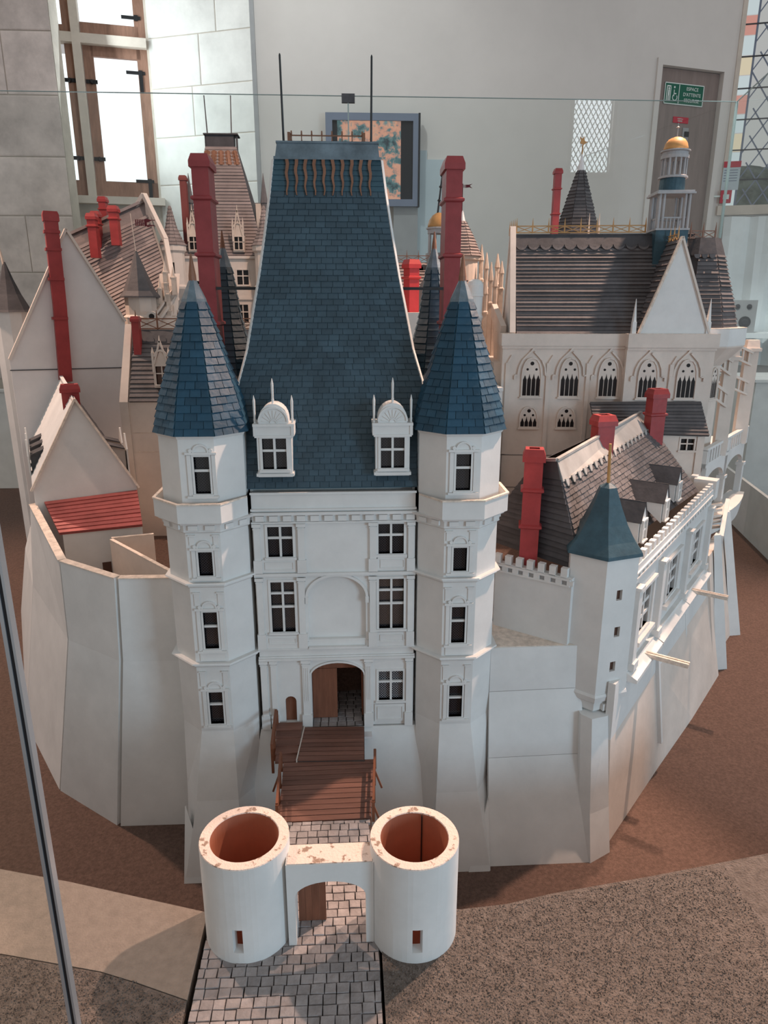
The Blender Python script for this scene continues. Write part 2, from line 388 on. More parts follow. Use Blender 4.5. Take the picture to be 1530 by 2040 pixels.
t, a, b, z0, z1 = flat_sign('exit_sign', 'green and white emergency sign on the taupe door', fd, -.028, (1325, 163), (1398, 214), SIGNG,
    [('ESPACE', .70, .77, .17, 1), ("D'ATTENTE", .70, .50, .17, .95), ('SECURISE', .70, .23, .17, 1)], SIGNW)
q = B(fd); w, h = b-a, z1-z0; X = lambda u: a+w*u; Zz = lambda z: z0+h*z
q.box(X(.36), X(.375), -.024, -.0225, Zz(.06), Zz(.94))
q.box(X(.05), X(.07), -.024, -.022, Zz(.15), Zz(.85)).box(X(.05), X(.16), -.024, -.022, Zz(.80), Zz(.86)).box(X(.145), X(.16), -.024, -.022, Zz(.15), Zz(.85))
q.ext(arc(X(.11), Zz(.72), w*.022, w*.022, 0, 330, 10), -.024, -.022); q.box(X(.09), X(.13), -.024, -.022, Zz(.38), Zz(.66)); q.box(X(.09), X(.105), -.024, -.022, Zz(.15), Zz(.4)).box(X(.115), X(.13), -.024, -.022, Zz(.15), Zz(.4))
archband(q, X(.27), Zz(.33), w*.05, w*.065, -.024, -.022, 14, 110, 400); q.box(X(.235), X(.25), -.024, -.022, Zz(.38), Zz(.68)); q.ext(arc(X(.245), Zz(.80), w*.02, w*.02, 0, 330, 10), -.024, -.022); q.box(X(.245), X(.30), -.024, -.022, Zz(.48), Zz(.53))
q.put('pictogram', SIGNW, t)
flat_sign('door_sign', 'small red notice plate below the green sign', fd, -.028, (1341, 232), (1370, 247), SIGNR, [('PORTE A', .45, .65, .24, .9), ('FERMER', .45, .3, .24, .9)], SIGNW, False)
# pale stepped board standing in for a reflection, and the screen
fb = Fr((0, WB-.002), 0)
def quadpx(fr, tl, br, d=0): (a, z1), (b, z0) = fr.px(*tl, d), fr.px(*br, d); return a, b, z0, z1
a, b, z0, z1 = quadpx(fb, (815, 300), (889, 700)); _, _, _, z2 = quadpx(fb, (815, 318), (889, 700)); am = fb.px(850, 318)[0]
pb = tag(B(fb).ext([(a, FLZ), (b, FLZ), (b, z2), (am, z2), (am, z1), (a, z1)], 0, .015).put('wall_piece', PALEB), 'pale blue stepped reflection beside the screen, built as a flat board', 'panel')
a, b, z0, z1 = quadpx(fb, (784, 405), (828, 700), .04)
tag(B(fb).box(a, b, .02, .07, FLZ, z1).box(a-.04, b+.04, .0155, .085, FLZ, FLZ+.05).put('screen_column', GREYW), 'grey fabric column standing below the screen', 'column')
tv = thing('television', 'flat screen showing an orange and teal picture on the back wall', 'screen', fb(.3, .05, 1.8))
a, b, z0, z1 = quadpx(fb, (648, 225), (834, 412), .09); e = .055
B(fb).box(a, b, .075, .088, z0, z1).put('back_shell', BLACK, tv)
B(fb).box(a, a+e, .088, .115, z0, z1).box(b-e, b, .088, .115, z0, z1).box(a+e, b-e, .088, .115, z0, z0+e).box(a+e, b-e, .088, .115, z1-e, z1).put('bezel', TVF, tv)
B(fb).box(b-.012, b+.004, .06, .118, z0-.004, z1+.004).put('side_edge', BLACK, tv)
B(fb).box(a+e, b-e, .088, .094, z0+e, z1-e).put('screen', BLACK, tv)
sm = bpy.data.materials.new('screen_picture'); sm.use_nodes = True; nt = sm.node_tree; bs = nt.nodes['Principled BSDF']
tc = nt.nodes.new('ShaderNodeTexCoord'); n1 = nt.nodes.new('ShaderNodeTexNoise'); n1.inputs['Scale'].default_value = 9; n1.inputs['Detail'].default_value = 5; n1.inputs['Roughness'].default_value = .6
cr = nt.nodes.new('ShaderNodeValToRGB'); nt.links.new(tc.outputs['Object'], n1.inputs['Vector']); nt.links.new(n1.outputs['Fac'], cr.inputs[0])
for p, c in ((.36, (.02, .035, .045)), (.46, (.09, .19, .2)), (.52, (.62, .30, .21)), (.60, (.70, .36, .24)), (.70, (.13, .24, .25))): 
    k = cr.color_ramp.elements.new(p); k.color = (*c, 1)
bs.inputs['Base Color'].default_value = (0, 0, 0, 1); nt.links.new(cr.outputs[0], bs.inputs['Emission Color']); bs.inputs['Emission Strength'].default_value = .8
B(fb).box(a+e+.04, b-e-.10, .094, .0955, z0+e, z1-e).put('picture', sm, tv)
# left: stone recess with a mullioned window
fw_ = Fr((-2.36, 5.10), 12)
a, b = fw_.px(118, 300)[0], fw_.px(309, 300)[0]; zs, ztop = fw_.px(200, 392)[1], 4.1
wl = struct(B(fw_).wall(a-.5, b+.02, FLZ, 4.6, [(a-.3, b, zs, ztop)], .2, -.03).put('wall_left_window', STONEG))
win = struct(B(fw_).box(a-.3, a-.3+.07, -.10, -.03, zs, ztop).box(b-.055, b, -.10, -.03, zs, ztop).box(a-.25, b, -.10, -.03, zs, zs+.13).put('window_1', OAK))
mu = fw_.px(170, 250)[0]; tz = fw_.px(200, 80)[1]
B(fw_).box(mu-.032, mu+.032, -.06, .03, zs, ztop).put('stone_mullion', CROSS, win)
B(fw_).box(a-.3, mu-.032, -.06, .025, tz-.035, tz+.035).box(mu+.032, b, -.06, .025, tz-.035, tz+.035).put('stone_transom', CROSS, win)
B(fw_).box(mu+.035, mu+.115, -.09, -.035, zs+.12, tz).box(mu+.10, b-.04, -.09, -.035, tz-.11, tz).box(mu+.035, b-.02, -.09, -.035, tz+.04, tz+.13).box(b-.085, b-.05, -.09, -.035, zs+.1, ztop)\
   .box(mu-.10, mu-.035, -.09, -.035, zs+.12, tz).box(a-.3, mu-.1, -.09, -.035, tz+.04, tz+.10).box(mu-.1, mu-.035, -.09, -.035, tz+.04, ztop).put('casement', OAK, win)
LITP = emis('lit_window_pane', (.92, .98, 1.0), 1.25)
for (p, q, r, s_) in ((mu+.115, b-.085, zs+.13, tz-.11), (mu+.035, b-.085, tz+.13, ztop), (a-.25, mu-.10, zs+.13, tz-.1), (a-.25, mu-.1, tz+.1, ztop)):
    B(fw_).box(p, q, -.075, -.07, r, s_).put('pane', LITP, win)
for uu, zz in ((b-.10, tz-.21), (b-.10, tz+.19), (b-.10, zs+.14)):
    B(fw_).box(uu-.08, uu+.07, -.034, -.024, zz-.012, zz+.012).box(uu+.02, uu+.05, -.034, -.022, zz-.14 if zz < tz else zz-.02, zz+.02).put('hinge', IRON, win)
for uu, zz in ((mu+.085, zs+.30), (mu-.085, zs+.30), (mu+.085, tz-.30), (mu-.085, tz-.30)):
    B(fw_).box(uu-.045, uu+.045, -.034, -.022, zz-.014, zz+.014).rod((uu, -.03, zz), (uu, -.005, zz), .02, .012, 8).put('catch', IRON, win)
B(fw_).box(a-.3, b+.05, -.05, .06, zs-.06, zs).put('sill', CROSS, win)
pr0 = fw_(b, -.03, 0); pr1 = V((-.67, WB-.02, 0)); fr_ = Fr((pr0.x, pr0.y), math.degrees(math.atan2(pr1.y-pr0.y, pr1.x-pr0.x))); Lr = (pr1-pr0).length
wr = struct(B(fr_).box(0, Lr, -.1, 0, FLZ, 4.6).put('wall_left_reveal', STONEG))
blocks(wr, fr_, .02, Lr, FLZ, 4.6, 14, .36, .7, .006, m=STONE2)
B().box(-.69, -.655, WB-.03, WB, FLZ, 4.6).put('trim_corner', GREYW, wb)
lx = at(118, 200, Y=4.55).x
wl2 = struct(B().box(-4.4, lx, 4.55, 4.72, FLZ, 4.6).put('wall_left', STONEG))
blocks(wl2, Fr((-4.4, 4.55), 0), .9, lx+4.4, .4, 4.6, 10, .42, .8, .010)
B().add([(lx, 4.55, FLZ), (lx, 4.55, 4.6), (lx-.32, 5.3, 4.6), (lx-.32, 5.3, FLZ)], [(0, 1, 2, 3)]).put('reveal_side', STONEG, wl2)
# right: leaded window and draped sheet
pw = fd(u1+.10, 0, 0); fl = Fr((pw.x, pw.y), -17)
a, zb = fl.px(1428, 418); z_top = 4.2; b = a + 1.7
lw = struct(B(fl).wall(-.0, b+.3, FLZ, 4.6, [(a+.04, b, zb+.02, z_top)], .12).put('wall_right', PLAST))
w2 = struct(B(fl).box(a+.01, a+.045, -.06, .01, zb, z_top).box(a, b, -.06, .03, zb-.05, zb+.03).put('window_2', CROSS))
B(fl).box(a+.15, b, -.05, -.047, zb+.03, z_top).put('pane', GLASS, w2)
BORD = [emis('stained_pane_red', (.75, .36, .30), .7), emis('stained_pane_clear', (.66, .76, .78), .75), emis('stained_pane_cream', (.80, .70, .50), .75)]
z = zb+.03; k = 0
while z < z_top-.2: B(fl).box(a+.045, a+.145, -.05, -.044, z, z+.144).put('stained_pane', BORD[(1, 0, 1, 2)[k % 4]], w2); z += .152; k += 1
came = B(fl); st = .15
for i in range(-36, 40):
    for sg in (1, -1):
        u_, pts = a+.15+i*st, []
        for s_ in range(0, 90):
            p = (u_+sg*s_*.05, zb+.03+s_*.05*1.45)
            if a+.15 <= p[0] <= b and p[1] <= z_top: pts.append(p)
        if len(pts) > 1: came.bar((pts[0][0], -.040, pts[0][1]), (pts[-1][0], -.040, pts[-1][1]), .008, .010)
came.bar((a+.15, -.042, zb), (a+.15, -.042, z_top), .016, .01)
came.put('lead_came', TVF, w2)
for i in range(8): B(fl).bar((a+.02, -.035, zb+.25+i*.245), (b, -.035, zb+.25+i*.245), .010).put('saddle_bar', GREYD, w2)
hd = thing('garden_hedge', 'dark hedge outside, seen through the leaded window', 'hedge', (5.5, 9.0, FLZ)); rnd = random.Random(3); hb = B()
for i in range(16):
    p = at(1440+i*9, 318+rnd.random()*26, Y=9.0); r = .38+rnd.random()*.25
    ring = [(r*math.sin(math.pi*k/7)*(.9+.2*rnd.random()), p.z-r+r*-math.cos(math.pi*k/7)) for k in range(8)]
    hb.lathe((p.x, 9.0+rnd.random()*.4), [(ring[0][0]+.3, FLZ)]+[(q[0]+.02, q[1]) for q in ring], 9, rnd.random())
hb.put('foliage', LEAF, hd, kind='stuff')
sh = B(fl); nn = 26
rows_ = []
for k in range(9):
    zz = zb-.07-(zb-.07-.45)*k/8
    rows_.append([(a+.06+1.5*i/nn, .06+.10*k/8+.035*math.sin(i*1.15+k*.35)+.015*math.sin(i*2.9), zz) for i in range(nn+1)])
for k in range(8):
    for i in range(nn): sh.add([rows_[k][i], rows_[k][i+1], rows_[k+1][i+1], rows_[k+1][i]], [(0, 1, 2, 3)])
tag(sh.put('draped_sheet', CLOTH, smooth=True), 'white draped sheet hanging below the leaded window', 'sheet')
bx = fl.px(1492, 560, .25); ta = thing('table_under_sheet', 'white table top under the draped sheet, behind the grey speaker', 'table', fl(bx[0], .2, FLZ))
zt_ = fl.px(1490, 662, .35)[1]
B(fl).box(a, a+1.6, .18, .62, zt_-.04, zt_).put('table_top', CLOTH, ta)
for uu in (a+.05, a+1.5):
    for dd in (.24, .55): B(fl).box(uu, uu+.05, dd, dd+.05, FLZ, zt_-.04).put('leg', ALU, ta)
sp = thing('speaker_box', 'grey loudspeaker box on the white table at the right', 'speaker', fl(bx[0], .4, zt_))
a2 = fl.px(1448, 620, .42)[0]; b2 = fl.px(1503, 620, .42)[0]; zz1 = fl.px(1470, 598, .42)[1]
B(fl).box(a2, b2, .30, .50, zt_, zz1).put('cabinet', GREYW, sp)
for uu, zq, rr in ((.3, .8, .022), (.72, .8, .022), (.62, .33, .05)):
    q = B(fl); c = (a2+(b2-a2)*uu, .50, zt_+(zz1-zt_)*zq); q.rod(c, (c[0], .508, c[2]), rr, rr*.9, 16); q.rod((c[0], .508, c[2]), (c[0], .512, c[2]), rr*.6, rr*.4, 12); q.put('driver', GREYD, sp)
# the leaded window behind the visitor, mirrored in the far glass
w3 = struct(B().box(3.88, 3.94, -4.42, -4.36, 3.1, 4.5).box(4.62, 4.68, -4.42, -4.36, 3.1, 4.5).box(3.94, 4.62, -4.42, -4.36, 3.1, 3.18).box(3.94, 4.62, -4.42, -4.36, 4.42, 4.5).put('window_3', CROSS))
q = B()
for i in range(-12, 9):
    for sg in (1, -1):
        x0 = 3.94+i*.085 if sg > 0 else 4.62-i*.085; pts = [(x0+sg*k*.02, 3.18+k*.034) for k in range(37)]; pts = [p for p in pts if 3.94 <= p[0] <= 4.62]
        if len(pts) > 1: q.bar((pts[0][0], -4.40, pts[0][1]), (pts[-1][0], -4.40, pts[-1][1]), .014)
q.put('lead_came', GREYD, w3)
# fire call point + panel of notices on wall by window
nb = thing('notice_board', 'grey notice with red headings beside the leaded window', 'notice', fl(.05, .02, 1.8))
a3, b3, z3, z4 = quadpx(fl, (1443, 322), (1470, 378), .02); B(fl).box(a3, b3, .012, .02, z3, z4).put('sheet', PALEB, nb)
B(fl).box(a3, b3, .02, .022, z4-.05, z4).put('heading', SIGNR, nb)
for i in range(5): B(fl).box(a3+.01, b3-.02, .02, .0215, z4-.075-i*.022, z4-.069-i*.022).put('text_line', TVF, nb)
cp = thing('fire_call_point', 'red fire alarm box under the notice by the leaded window', 'alarm', fl(a3, .02, z3-.1))
B(fl).box(a3, a3+.09, .012, .05, z3-.11, z3-.005).put('box', SIGNR, cp); B(fl).box(a3+.02, a3+.07, .05, .053, z3-.08, z3-.04).put('glass_plate', SIGNW, cp)
cl = cp; tag(B(fl).bar((a3-.10, .03, z3-.05), (a3, .03, z3-.052), .014).put('door_lever', SIGNW), 'white lever handle left of the red alarm box', 'handle')

# ================================================================== DISPLAY CASE
MZ = -.30
base = thing('display_table', 'brown carpeted display table carrying the whole castle model', 'table', (0, 1.5, FLZ))
B().prism([(-2.55, 3.62), (-2.6, 1.2), (-1.75, -.9), (1.35, -.9), (2.22, 1.75), (2.67, 3.62)], MZ-.08, MZ).put('table_top', CARPET, base)
B().prism([(-2.4, 3.5), (-2.4, 1.2), (-1.65, -.8), (1.25, -.8), (2.1, 1.75), (2.5, 3.5)], FLZ, MZ-.08).put('plinth', WHITE, base)
lb = tag(B().box(-4.2, -2.54, 3.98, 4.06, FLZ, .36).box(-4.2, -2.54, 3.97, 4.07, .36, .375).put('low_partition', WHITE), 'low white partition standing beyond the table at the far left', 'partition')
rb = tag(B().bar((2.20, 1.6, MZ+.15), (2.63, 3.5, MZ+.15), .02, .3).put('side_board', WHITE), 'white upright board along the right edge of the table', 'board')
tag(B().box(3.13, 3.7, 3.70, 4.25, FLZ, .43).box(3.11, 3.72, 3.68, 4.27, .43, .45).put('white_plinth', WHITE), 'white plinth box outside the case at the far right', 'plinth')
GT = 2.29
gc = thing('glass_case', 'clear glass panes standing around the castle model', 'glass case', (0, 3.62, MZ))
def gpane(p, q, z0, z1, name='pane'):
    b = B(); p, q = V((*p, 0)), V((*q, 0)); n = (q-p).normalized().cross(V((0, 0, 1)))*.003
    b.loft([[tuple(x+V((0, 0, z))) for x in (p-n, q-n, q+n, p+n)] for z in (z0, z1)]); o = b.put(name, GLASS, gc)
    B().bar((*p[:2], z1), (*q[:2], z1), .006, .005).put('top_edge', GEDGE, gc); return o
gpane((-2.52, 3.61), (.068, 3.61), MZ, GT); gpane((.076, 3.61), (2.66, 3.61), MZ, GT)
gpane((2.655, 3.6), (2.23, 1.78), MZ, GT)
B().box(.03, .115, 3.60, 3.625, GT-.04, GT+.012).put('clip', GREYD, gc)
B().box(.068, .076, 3.606, 3.614, MZ, GT).put('pane_joint', GEDGE, gc)
B().box(2.65, 2.664, 3.60, 3.616, MZ, GT).put('pane_joint', GEDGE, gc)
j0 = at(75, 1585, Y=-1.0)
B().box(j0.x-.0045, j0.x-.0015, -1.004, -.996, MZ, GT).put('pane_joint', ALU, gc)
B().box(j0.x-.0015, j0.x+.0015, -1.003, -.997, MZ, GT).put('joint_seal', BLACK, gc)
B().box(j0.x+.0015, j0.x+.0035, -1.004, -.996, MZ, GT).put('pane_joint', ALU, gc)
gpane((j0.x-.006, -1.0), (-1.7, -.55), MZ, GT)

# ================================================================== GROUND IN FRONT
def ground(name, poly, m, label, cat, z0=MZ, z1=0.0):
    return tag(B().prism(poly, z0, z1).put(name, m), label, cat)
ground('sand_bank', [(-1.35, -.30), (-.62, -.428), (-.4755, -.4667), (-.216, -.5467), (-.2165, -.705), (-.30, -.672), (-.362, -.65), (-.531, -.61), (-1.35, -.55)], SAND, 'smooth sandy ground slab left of the cobbled approach', 'ground')
ground('soil_bank', [(-1.35, -.552), (-.531, -.612), (-.362, -.652), (-.30, -.674), (-.2165, -.707), (-.217, -.88), (-1.35, -.88)], SOIL, 'dark grainy soil strip at the lower left corner', 'ground')
ground('earth_bank', [(.079, -.50), (.14, -.545), (.216, -.563), (.30, -.556), (.3854, -.5378), (.5793, -.508), (.8211, -.4658), (1.3, -.35), (1.3, -.88), (.079, -.88)], SOIL, 'rough brown earth bank right of the cobbled approach', 'ground')
path = thing('cobbled_approach', 'grey cobbled approach road running through the twin round towers', 'road', (-.065, -.6, 0))
B().prism([(-.209, -.88), (.0745, -.88), (.0765, -.50), (.070, -.332), (-.130, -.332), (-.207, -.56)], MZ, -.006).put('road_bed', COBB, path)
def cobbles():
    qs = []; y = -.86; k = 0
    while y < -.337:
        h = .0172; x0 = -.209 + (0 if y < -.56 else (y+.56)/.228*.079); x1 = .0745 if y < -.5 else .0765-(y+.5)/.168*.0065
        x = x0 - random.uniform(0, .01)
        while x < x1-.004:
            w = random.uniform(.0175, .0225); a, b = max(x, x0), min(x+w, x1)
            if b-a > .006: qs.append((a, b, y, min(y+h, -.334), k))
            x += w
        y += h; k += 1
    return qs
cq = [q for q in cobbles() if not any((((q[0]+q[1])/2-cx)**2+((q[2]+q[3])/2-cy)**2)**.5 < .055 for cx, cy in ((-.139, -.577), (.1335, -.591)))]
cq.sort(key=lambda q: q[2]); cq = [q for q in cq if q[2] > -.80]; cq.sort(key=lambda q: (V((q[0], q[2], 0))-CP).length)
rest = B()
for i, (a, b, c, d, k) in enumerate(cq):
    g = .0006; h = random.uniform(-.001, .0008); j = lambda: random.uniform(-.0006, .0006)
    lo = [(a+g+j(), c+g+j(), -.006), (b-g+j(), c+g+j(), -.006), (b-g+j(), d-g+j(), -.006), (a+g+j(), d-g+j(), -.006)]
    up = [(x, y, h-.0012) for x, y, z in lo]; cx, cy = (a+b)/2, (c+d)/2
    top = [(cx+(x-cx)*.94, cy+(y-cy)*.93, h) for x, y, z in lo]
    q = B() if i < 300 else rest
    q.loft([lo, up, top], cap0=False)
    if i < 300: q.put('cobble', COB, path)
if rest.v: rest.put('cobble_field', COB, path, kind='stuff')

# barbican: two open round towers and the arch between them
def barbican(cx, cy, label, slit_x):
    t = thing('barbican_tower', label, 'tower', (cx, cy, 0)); R, r, H, n = .0715, .0545, .181, 56
    b = B(); a0 = math.atan2(-1, slit_x/.07)
    ang = [2*math.pi*i/n for i in range(n)]; zz = [-.004, .021, .066, H-.0015]; 
    sl = lambda i, k: k == 1 and abs(((ang[i]+math.pi/n) - (1.5*math.pi+slit_x/R) + math.pi) % (2*math.pi) - math.pi) < .09
    P = lambda rr, i, z: (cx+rr*math.cos(ang[i % n]), cy+rr*math.sin(ang[i % n]), z)
    Q = B()
    for i in range(n):
        for k in range(3):
            if sl(i, k):
                Q.add([P(R, i, zz[k]), P(r, i, zz[k]), P(r, i+1, zz[k]), P(R, i+1, zz[k]), P(R, i, zz[k+1]), P(r, i, zz[k+1]), P(r, i+1, zz[k+1]), P(R, i+1, zz[k+1])], [(0, 3, 2, 1), (4, 5, 6, 7)])
                if not sl(i-1, k): Q.add([P(R, i, zz[k]), P(r, i, zz[k]), P(r, i, zz[k+1]), P(R, i, zz[k+1])], [(0, 1, 2, 3)])
                if not sl((i+1) % n, k): Q.add([P(R, i+1, zz[k]), P(r, i+1, zz[k]), P(r, i+1, zz[k+1]), P(R, i+1, zz[k+1])], [(0, 1, 2, 3)])
            else: Q.add([P(R, i, zz[k]), P(R, i+1, zz[k]), P(R, i+1, zz[k+1]), P(R, i, zz[k+1])], [(0, 1, 2, 3)])
    Q.put('outer_wall', WHITE, t, smooth='auto')
    L = B()
    for i in range(n):
        for k in range(3):
            if not sl(i, k): L.add([P(r, i, zz[k]), P(r, i+1, zz[k]), P(r, i+1, zz[k+1]), P(r, i, zz[k+1])], [(3, 2, 1, 0)])
    L.lathe((cx, cy), [(r, -.004), (r, .004)], n).put('inner_lining', INNER, t, smooth='auto')
    m = B()
    for i in range(n):
        w = random.uniform(-.0005, .0005); 
        m.add([P(R-.001, i, H), P(R-.001, i+1, H), P(r+.001, i+1, H), P(r+.001, i, H), P(R, i, H-.0015), P(R, i+1, H-.0015), P(r, i+1, H-.0015), P(r, i, H-.0015)], [(0, 1, 2, 3), (0, 4, 5, 1), (2, 6, 7, 3)])
    m.put('rim', RIMM, t); return t
barbican(-.139, -.577, 'left open round white tower beside the cobbled road, brown brown inside', -.0094)
t = barbican(.1335, -.591, 'right open round white tower with a dark seam inside', .002)
B().box(.150, .1515, -.5425, -.5395, .005, .178).put('seam', BLACK, t)
ga = thing('barbican_arch', 'low white arched gate between the two round towers', 'gate', (-.003, -.59, 0))
b = B(); y0, y1 = -.618, -.575
b.box(-.0712, -.0585, y0, y1, -.003, .158).box(.0545, .0668, y0, y1, -.003, .158)
fa = Fr((0, y0), 0); b2_ = B(fa); archfill(b2_, -.0585, .0545, .094, .030, .158, 0, -.043, 16); b.v += b2_.v and []; 
k = len(b.v); b.v += b2_.v; b.f += [tuple(i+k for i in f) for f in b2_.f]
b.put('arch_wall', WHITE, ga); B().box(-.0690, .0650, y0+.001, y1-.001, .158, .1595).put('top_edge', RIMM, ga)
dl = B(); 
for i in range(4): dl.box(-.0575+i*.0115, -.0575+i*.0115+.0112, y1+.002, y1+.006, .001, .120-.004*(3-i)*.5)
dl.put('door_leaf', WOOD, ga)

# bridge
br = thing('plank_bridge', 'brown plank bridge leading from the cobbles to the gate', 'bridge', (-.02, -.18, -.004))
def plank(parent, x0, x1, y0, y1, z, skew=0, t=.004):
    B().loft([[(x0, y0, z-t), (x1, y0+skew, z-t), (x1, y1+skew, z-t), (x0, y1, z-t)], [(x0, y0, z), (x1, y0+skew, z), (x1, y1+skew, z), (x0, y1, z)]]).put('plank', PLANK, parent)
n = 12
for i in range(n):
    ya = -.333+(.333-.140)*i/n; yb = -.333+(.333-.140)*(i+1)/n; tt = i/n
    plank(br, -.113-.008*tt, .072+.014*tt, ya, yb-.0019, random.uniform(-.0004, .0004), .003)
B().box(-.118, -.108, -.33, -.14, -.03, -.0045).box(.062, .073, -.33, -.14, -.03, -.0045).put('beam', WOOD, br)
for sx, xs in ((-1, (-.117, -.124)), (1, (.077, .087))):
    r = B(); pts = [V((lerp((xs[0], 0), (xs[1], 0), k)[0], -.325+.17*k, 0)) for k in (0, .33, .66, 1)]
    zr = .036
    for p in pts: r.box(p.x-.003, p.x+.003, p.y-.003, p.y+.003, -.012, zr)
    r.bar(pts[0]+V((0, 0, zr)), pts[-1]+V((0, 0, zr)), .005, .006); r.bar(pts[0]+V((0, 0, .018)), pts[-1]+V((0, 0, .018)), .004)
    for p in pts[::2]: r.bar(p+V((sx*.016, 0, -.02)), p+V((0, 0, .026)), .004)
    r.put('railing', RAIL, br)
up = thing('drawbridge', 'short raised plank drawbridge before the gate arch', 'bridge', (0, -.08, .003))
B().prism([(-.089, -.141), (.064, -.146), (.0665, -.014), (-.078, -.008)], -.003, .0025).put('deck', COBB, up)
B().bar((-.0905, -.142, .003), (-.080, -.010, .003), .0025, .009).put('edge_strip', CREAM, up)
for i in range(8):
    ya = -.141+.130*i/8; yb = -.141+.130*(i+1)/8; plank(up, -.088+.009*i/8, .063+.003*i/8, ya, yb-.0022, .0062+random.uniform(-.0003, .0003), -.004, .0035)
ft = thing('foot_ramp', 'narrow brown stepped ramp leading up to the small side door', 'ramp', (-.115, -.08, 0))
for i in range(5):
    ya = -.138+.13*i/5; plank(ft, -.140-.002*i, -.0905+.0015*i, ya, ya+.0258, .001+.0042*i, 0, .006)
r = B(); xs = -.1455
for k, y in enumerate((-.135, -.09, -.012)): r.box(xs-.003, xs+.003, y-.003, y+.003, -.03, .045+.004*k)
r.bar((xs, -.138, .043), (xs-.002, -.010, .053), .006, .008); r.bar((xs, -.138, .02), (xs-.002, -.010, .03), .004)
r.put('railing', RAIL, ft)

# ================================================================== THE CASTLE: GATEHOUSE
gh = thing('gatehouse', 'tall white gatehouse with steep curved blue slate roof and gate arch, centre front', 'gatehouse', (0, .2, 0))
f0 = Fr((.003, 0), 0); HW = .184
GW = [(-.151, .446, .056, .072, (.62,)), (.100, .449, .058, .072, (.62,)), (-.150, .258, .054, .126, (.50, .77)), (.101, .261, .058, .126, (.50, .77)), (.100, .068, .059, .079, (.62,))]
holes = [(u, u+w, z, z+h) for u, z, w, h, s_ in GW]
b = B(f0); gz, gr, gw = .140, .034, .0635
b.wall(-HW, HW, 0, .594, holes + [(-gw, gw, 0, .18), (-.065, .070, .232, .40), (-.128, -.101, .012, .086)], .03)
archfill(b, -gw, gw, gz, gr, .18, 0, -.03, 16)
archfill(b, -.128, -.101, .072, .013, .086, 0, -.03, 8)
archfill(b, -.065, .070, .345, .052, .40, 0, -.012, 16)
b.box(-.066, .071, -.030, -.012, .225, .405)                                   # back of the blind niche
b.ext([(-.065, .232), (.070, .232), (.070, .236), (-.065, .236)], -.012, -.0005)
b.put('facade', WHITE, gh)
b = B(f0)
for z0, z1, d in ((.5935, .598, .004), (.556, .5605, .006), (.5465, .553, .009), (.5265, .5300, .006), (.4005, .4065, .007), (.3965, .4005, .004), (.2125, .2165, .006), (.1845, .1905, .008), (.1905, .194, .004)): b.box(-HW-.002, HW+.002, 0, d, z0, z1).put('string_course', WHITE, gh); b = B(f0)
for u0, u1 in ((-HW, -.066), (.071, HW)): B(f0).box(u0, u1, 0, .004, .2165, .2315).put('frieze_panel', WHITE, gh)
B(f0).box(-.066, .071, 0, .0095, .2145, .2195).put('niche_sill', WHITE, gh)
b = B(f0)
for i in range(12): u = -.176+i*.0308; B(f0).box(u, u+.019, 0, .0065, .5315, .5445).put('corbel', WHITE, gh)
def pilaster(b, u, w, z0, z1, d=.006, ped=0, flutes=False):
    b.box(u, u+w, 0, d, z0, z1); b.box(u-.003, u+w+.003, 0, d+.003, z1-.007, z1); b.box(u-.0015, u+w+.0015, 0, d+.0015, z1-.013, z1-.010)
    b.box(u-.002, u+w+.002, 0, d+.002, z0, z0+.007)
    if ped: b.box(u-.003, u+w+.003, 0, d+.0025, z0-.001, z0+ped)
    if flutes:
        for k in range(3): b.box(u+w*(.2+.25*k), u+w*(.3+.25*k), d, d+.0012, z0+.075, z1-.02)
PIL = [(-.182, .014, .409, .526), (-.083, .015, .409, .526), (.080, .015, .409, .526), (.168, .013, .409, .526),
       (-.182, .014, .218, .396), (-.086, .015, .218, .396), (.079, .015, .218, .396), (.168, .013, .218, .396),
       (-.183, .015, 0, .184), (-.159, .013, 0, .184), (-.084, .018, 0, .184), (.067, .016, 0, .184), (.166, .014, .0, .184)]
for i, (u, w, z0, z1) in enumerate(PIL):
    b = B(f0); pilaster(b, u, w, z0, z1, ped=.036 if z1-z0 > .13 else .03, flutes=(i in (10, 11))); b.put('pilaster', WHITE, gh)
b = B(f0)
for u0, u1, z0, z1 in ((-.166, -.088, .409, .440), (.098, .166, .409, .442), (-.165, -.089, .2205, .249), (.097, .166, .2205, .252), (.090, .165, .010, .058)):
    e = .0035; b.box(u0, u1, 0, .003, z0, z1); b.box(u0+.006, u1-.006, .003, .0048, z0+.006, z0+.008).box(u0+.006, u1-.006, .003, .0048, z1-.008, z1-.006).box(u0+.006, u0+.008, .003, .0048, z0+.008, z1-.008).box(u1-.008, u1-.006, .003, .0048, z0+.008, z1-.008).put('apron_panel', WHITE, gh); b = B(f0)
b = B(f0)
for i in range(16):
    p = arc(.0025, .345, .0675, .052, 180, 0, 16), arc(.0025, .345, .0735, .058, 180, 0, 16)
    b.ext([p[0][i], p[1][i], p[1][i+1], p[0][i+1]], 0, .005)
b.box(-.072, -.064, 0, .006, .330, .346).box(.069, .077, 0, .006, .330, .346); b.put('niche_arch', WHITE, gh)
b = B(f0)
for i in range(16):
    p = arc(0, gz, gw, gr, 180, 0, 16), arc(0, gz, gw+.004, gr+.005, 180, 0, 16); b.ext([p[0][i], p[1][i], p[1][i+1], p[0][i+1]], 0, .004)
b.put('gate_moulding', WHITE, gh)
for k, (u, z, w, h, sp_) in enumerate(GW): window(gh, f0, u, z, w, h, 2, sp_, pane=PANE2 if k == 4 else PANE, bar=.005)
